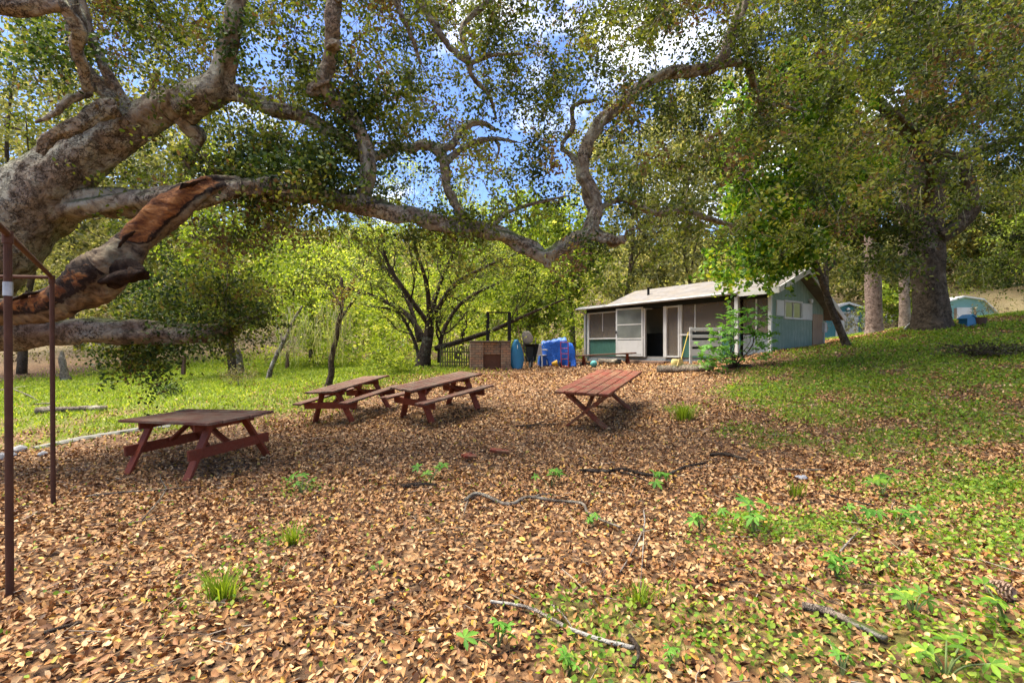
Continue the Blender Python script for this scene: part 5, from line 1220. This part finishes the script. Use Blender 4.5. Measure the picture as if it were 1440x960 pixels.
SD = [(700,915,62,5,'biggest palmate seedling at the bottom centre'),(920,685,36,6,'bright seedling growing beside the dark branch'),(1240,700,55,5,'tall light green seedling on the right beside a thin twig'),
 (1262,745,46,5,'broad leaved seedling just below the tall light green one'),(1178,818,52,6,'seedling beside the small dark hollow on the right'),(830,738,28,4,'seedling growing over the fork of the grey branch'),
 (775,685,34,6,'dull green seedling above the grey crooked branch'),(606,678,36,5,'seedling above the short dark bark strip'),(425,694,36,5,'seedling right of the benchless picnic table'),
 (1060,752,60,7,'bushy seedling patch right of the thin upright twig'),(985,748,46,5,'low seedling left of the bushy seedling patch'),(940,940,38,4,'seedling at the bottom edge right of the dark twig'),
 (1330,955,75,7,'large light green seedling at the bottom right edge'),(1285,870,60,6,'spreading seedling above the bottom right corner plants'),(1415,885,70,6,'yellow-green seedling in the bottom right corner'),
 (535,808,26,3,'tiny seedling alone left of centre in the near litter'),(1210,740,40,4,'small dark seedling left of the broad leaved one'),(800,950,45,4,'dark green seedling at the bottom edge beside the biggest one'),(1185,950,46,4,'low seedling at the bottom edge right of the mossy stick')]
for i, (a, b, s, n, lab) in enumerate(SD): seedling(a, b, s * .8, n, lab, 700 + i, mat=MAPLELEAF if i in (2, 12, 13, 14) else SEEDL)
def tuft(px, py, wpx, hpx, n, label, seed):
    g = G(px, py); k = g[1] / F; rng = np.random.default_rng(seed); m = n; a = rng.uniform(0, 6.283, m)
    r = np.abs(rng.normal(size=m)) * wpx * k * .22; p = np.stack([r*np.cos(a), .6*r*np.sin(a), 0*a - .02], 1); h = hpx * k * rng.uniform(.5, 1.1, m)
    d = np.stack([np.cos(a), np.sin(a), 0*a], 1) * rng.uniform(.1, .6, m)[:, None]; b = np.stack([-np.sin(a), np.cos(a), 0*a], 1) * .0045 * (1 + k * 20)
    md = p + (d * .4 + (0, 0, .6)) * h[:, None]; tp = p + (d * 1.1 + (0, 0, .9)) * h[:, None]
    V = np.stack([p - b, p + b, md + b*.8, md - b*.8, tp], 1).reshape(-1, 3); q = np.arange(m)[:, None] * 5
    lo = np.concatenate([q + np.array([[0,1,2]]), q + np.array([[0,2,3]]), q + np.array([[3,2,4]])], 1).ravel()
    o = mesh_np('grass_tuft', V, lo, 3, GRASSM, None, np.repeat(rng.uniform(0, .8, m), 5)); o.location = g; tag(o, label, 'grass tuft', 'grass tufts')
tuft(962, 590, 48, 26, 260, 'thick grass tuft right of the crossed leg table', 1); tuft(312, 845, 50, 50, 130, 'tall thin grass tuft in the near left litter', 2)
tuft(412, 765, 36, 36, 60, 'wispy grass tuft left of the crooked grey branch', 3); tuft(900, 850, 50, 36, 90, 'low grass tuft at the end of the upright twig', 4); tuft(1118, 700, 30, 34, 50, 'dark grass tuft above the bushy seedling patch', 5)

def shrub():
    g = G(1030, 519); t = thing('shrub', 'leafy bright green shrub growing in front of the porch corner', 'shrub', g); k = g[1] / F; rng = np.random.default_rng(12)
    S = Skel(800); lv = ([], [], []); S.limb([(0,0,-.05),(.02,0,.25)], [.03,.025], 8, 3, .1); ends = []
    for px, py in [(1000,470),(1012,452),(1030,440),(1045,432),(1058,445),(1070,458),(1080,475),(990,490),(985,505),(1000,512),(1020,488),(1040,470),(1060,485),(1075,500),(1010,500),(1035,500),(1028,460),(1050,462),(1005,485),(1068,440)]:
        e = np.array(((px - 1030) * k, rng.uniform(-.5, .3), (519 - py) * k)); S.wig((rng.uniform(-.1,.1), 0, .05), e, .013, .005, 6, .1, 5, .1); ends.append(e)
    for e in ends:
        for _ in range(13):
            c = e * rng.uniform(.75, 1.08) + rng.normal(size=3) * .13; palmate(lv, c, np.array((rng.normal()*.4, rng.normal()*.4 - .3, 1)), rng.uniform(.12, .2), rng)
    S.mb.build('stems', TWIGBARK, t, smooth=True); palm_mesh(lv, 'leaves', SEEDL, t)
shrub()
def porch_things():
    # pallet gate
    W = plain('grey_white_slats', (.5, .49, .46), .8, .2, 5, dirtamt=.5); a = G(973, 512); d = 15.3
    b = gp((970 - CX) / F * d, d); t = thing('pallet', 'upright whitewashed pallet of wide slats in front of the porch', 'pallet', b, None, -.15); k = d / F; z = CZ - (500 - HZ) * k - b[2]
    w = 42 * k; h = 42 * k; z0 = z - .05
    for x in (.03, w - .03):
        m = MB(); m.box((x, 0, z0 + h/2 - .1), (.08, .09, h + .2)); m.build('post', W, t, bevel=.005)
    for f, s in ((.93, .1), (.70, .1), (.46, .2), (.16, .22)):
        m = MB(); m.box((w/2, -.055, z0 + h * f), (w, .02, s)); m.build('slat', W, t, bevel=.003)
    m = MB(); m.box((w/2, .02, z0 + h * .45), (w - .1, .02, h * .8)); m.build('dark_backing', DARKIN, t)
    d = 15.0; a = P(957, 504, d); b = P(968, 467, d + .35); m = MB(); m.tube([a - (0, 0, .1), b], [.014, .014], 8, 1); bt = thing('broom', 'yellow handled broom leaning against the white pallet', 'broom', a - (0, 0, .15))
    m.xf(Matrix.Translation(-Vector(a - (0, 0, .15)))); m.build('handle', plain('yellow_handle', (.55, .4, .06), .5), bt)
    m = MB(); m.prism([(-.05, .02), (.05, .02), (.11, -.2), (-.11, -.2)], -.03, .03, 1); m.xf(Matrix.Translation((0, 0, .12))); m.build('bristles', plain('straw_bristle', (.5, .38, .15), .9), bt)
    g = G(953, 519); m = MB(); V = []
    for i in range(8):
        f = i / 7
        for j in range(14):
            a = j / 14 * 6.283; r = .14 * math.sin(math.pi * (.1 + .75 * f)) ** .6 * (1 + .1 * math.sin(3*a + 5*f)); V.append((r*math.cos(a), .7*r*math.sin(a), f * .34 - .02))
    m.add(V, [(i*14+j, i*14+(j+1)%14, (i+1)*14+(j+1)%14, (i+1)*14+j) for i in range(7) for j in range(14)] + [tuple(range(13,-1,-1)), tuple(98+j for j in range(14))])
    o = m.build('yellow_bag', plain('yellow_sack', (.55, .46, .16), .7, .2, 6, bump=.4), smooth=True); o.location = g + (0, .25, .0); tag(o, 'pale yellow sack standing behind the thick pale log', 'sack')
porch_things()

def thin_trees():
    g = G(462, 545); d = g[1]; t = thing('slim_tree', 'slim dark curved tree at the meadow edge behind the picnic tables', 'tree'); S = Skel(900); rng = np.random.default_rng(90)
    L = lambda l: S.limb(*PT([(a, b, d + e, q) for a, b, e, q in l]), 9, 6, .1)
    L([(460,547,0,5),(466,525,0,4),(466,505,0,4),(473,475,0,3.6),(478,445,.1,3.2),(482,420,.2,2.6),(480,390,.3,2)]); L([(478,450,0,2.5),(495,425,.1,2),(508,408,.2,1.5)]); L([(480,430,0,2),(462,405,.3,1.5),(445,395,.5,1)])
    cl = blob_clumps(470, 400, 55, 45, d - 1, d + 1.6, 34, rng); S.grow_to(cl, .007, .004); S.mb.build('trunk', TWIGBARK, t, smooth=True)
    foliage('crown', clump_leaves(cl, 34, .4, rng), .085, .05, LIMELEAF, t, 91, .6); strands('lichen', blob_clumps(468, 445, 26, 30, d - .5, d + .8, 120, rng), .8, .012, LICHEN, t, 92)
    g = G(378, 533); d = g[1]; t = thing('slim_tree', 'pale leaning bare trunk between the split stump and the slim dark tree', 'tree'); S = Skel(910)
    L = lambda l: S.limb(*PT([(a, b, d + e, q) for a, b, e, q in l]), 9, 6, .1)
    L([(377,536,0,4),(381,520,0,3),(390,497,0,3),(402,475,.1,2.6),(412,452,.2,2),(425,430,.3,1.5)]); L([(398,480,0,2),(393,465,.2,1.5),(388,450,.4,1)])
    cl = blob_clumps(410, 430, 35, 28, d - .5, d + 1.5, 16, rng); S.grow_to(cl, .006, .004); S.mb.build('trunk', PALEBARK, t, smooth=True)
    foliage('crown', clump_leaves(cl, 26, .4, rng), .09, .05, LIMELEAF, t, 93, .6); strands('lichen', blob_clumps(412, 455, 26, 25, d - .5, d + .8, 90, rng), .9, .014, LICHEN, t, 94)
    # split stump
    g = G(332, 526); k = g[1] / F; m = MB(); t = thing('stump', 'tall weathered split stump under the dark oak leaves', 'stump', g)
    m.tube([(-.18, 0, -.1), (-.2, 0, .5), (-.22, .02, 1.02)], [.17, .14, .10], 12, 5, .2, 3); m.build('pale_half', wood_paint('stump_pale', (.4, .3, .2), (.3, .25, .2), .3, .9, (6, 6, 1), .4), t, smooth=True)
    m = MB(); m.tube([(.16, 0, -.1), (.15, 0, .45), (.10, .02, .98), (.06, .02, 1.2)], [.21, .18, .11, .03], 12, 5, .25, 4); m.build('grey_half', DRIFT, t, smooth=True)
    PO = plain('rusty_brown_post', (.13, .07, .05), .9, .4, 6)
    for px, py, h, lab in ((404, 520, .95, 'rusty brown post right of the split stump'), (258, 529, .9, 'short brown post left of the split stump below the oak leaves')):
        g = G(px, py); m = MB(); m.box((0, 0, h/2 - .1), (.15, .13, h + .2), Matrix.Rotation(.03, 3, 'Y')); o = m.build('wooden_post', PO, bevel=.01); o.location = g; tag(o, lab, 'post', 'old posts at the meadow edge')
    g = G(90, 536); m = MB(); m.tube([(.1, 0, -.1), (.0, 0, .4), (-.12, .05, 1.0), (-.16, .05, 1.3)], [.16, .13, .1, .04], 12, 5, .25, 6); o = m.build('snag', DRIFT, smooth=True); o.location = g; tag(o, 'pale grey broken snag behind the rusty pipe frame', 'snag')
    def bush(px, py, w, h, n, mat, leaf, lab, seed, per=24):
        g = G(px, py); k = g[1] / F; rng = np.random.default_rng(seed); t = thing('bush', lab, 'bush'); S = Skel(seed); S.limb([g - (0,0,.1), g + (0,0,.12)], [.03,.02], 6, 2, .1)
        cl = [g + np.array((rng.normal()*w*k*.28, rng.normal()*w*k*.25, h*k*rng.uniform(.2, 1))) for _ in range(n)]; S.grow_to(cl, .007, .004, .05); S.mb.build('stems', DRIFT if mat is BRUSHLEAF else TWIGBARK, t)
        foliage('leaves', clump_leaves(cl, per, .16, rng), leaf, leaf*.55, mat, t, seed, .5)
    bush(335, 543, 44, 26, 46, BRUSHLEAF, .05, 'dry grey bush in front of the split stump', 95); bush(240, 556, 24, 16, 26, DARKLEAF, .06, 'small dark green bush in the meadow left of the dry one', 96)
    bush(560, 524, 44, 34, 40, LIMELEAF, .09, 'low lime bush at the foot of the bare tree', 97, 30); bush(530, 519, 36, 40, 40, LIMELEAF, .09, 'taller lime bush between the slim and bare trees', 98, 30)
thin_trees()
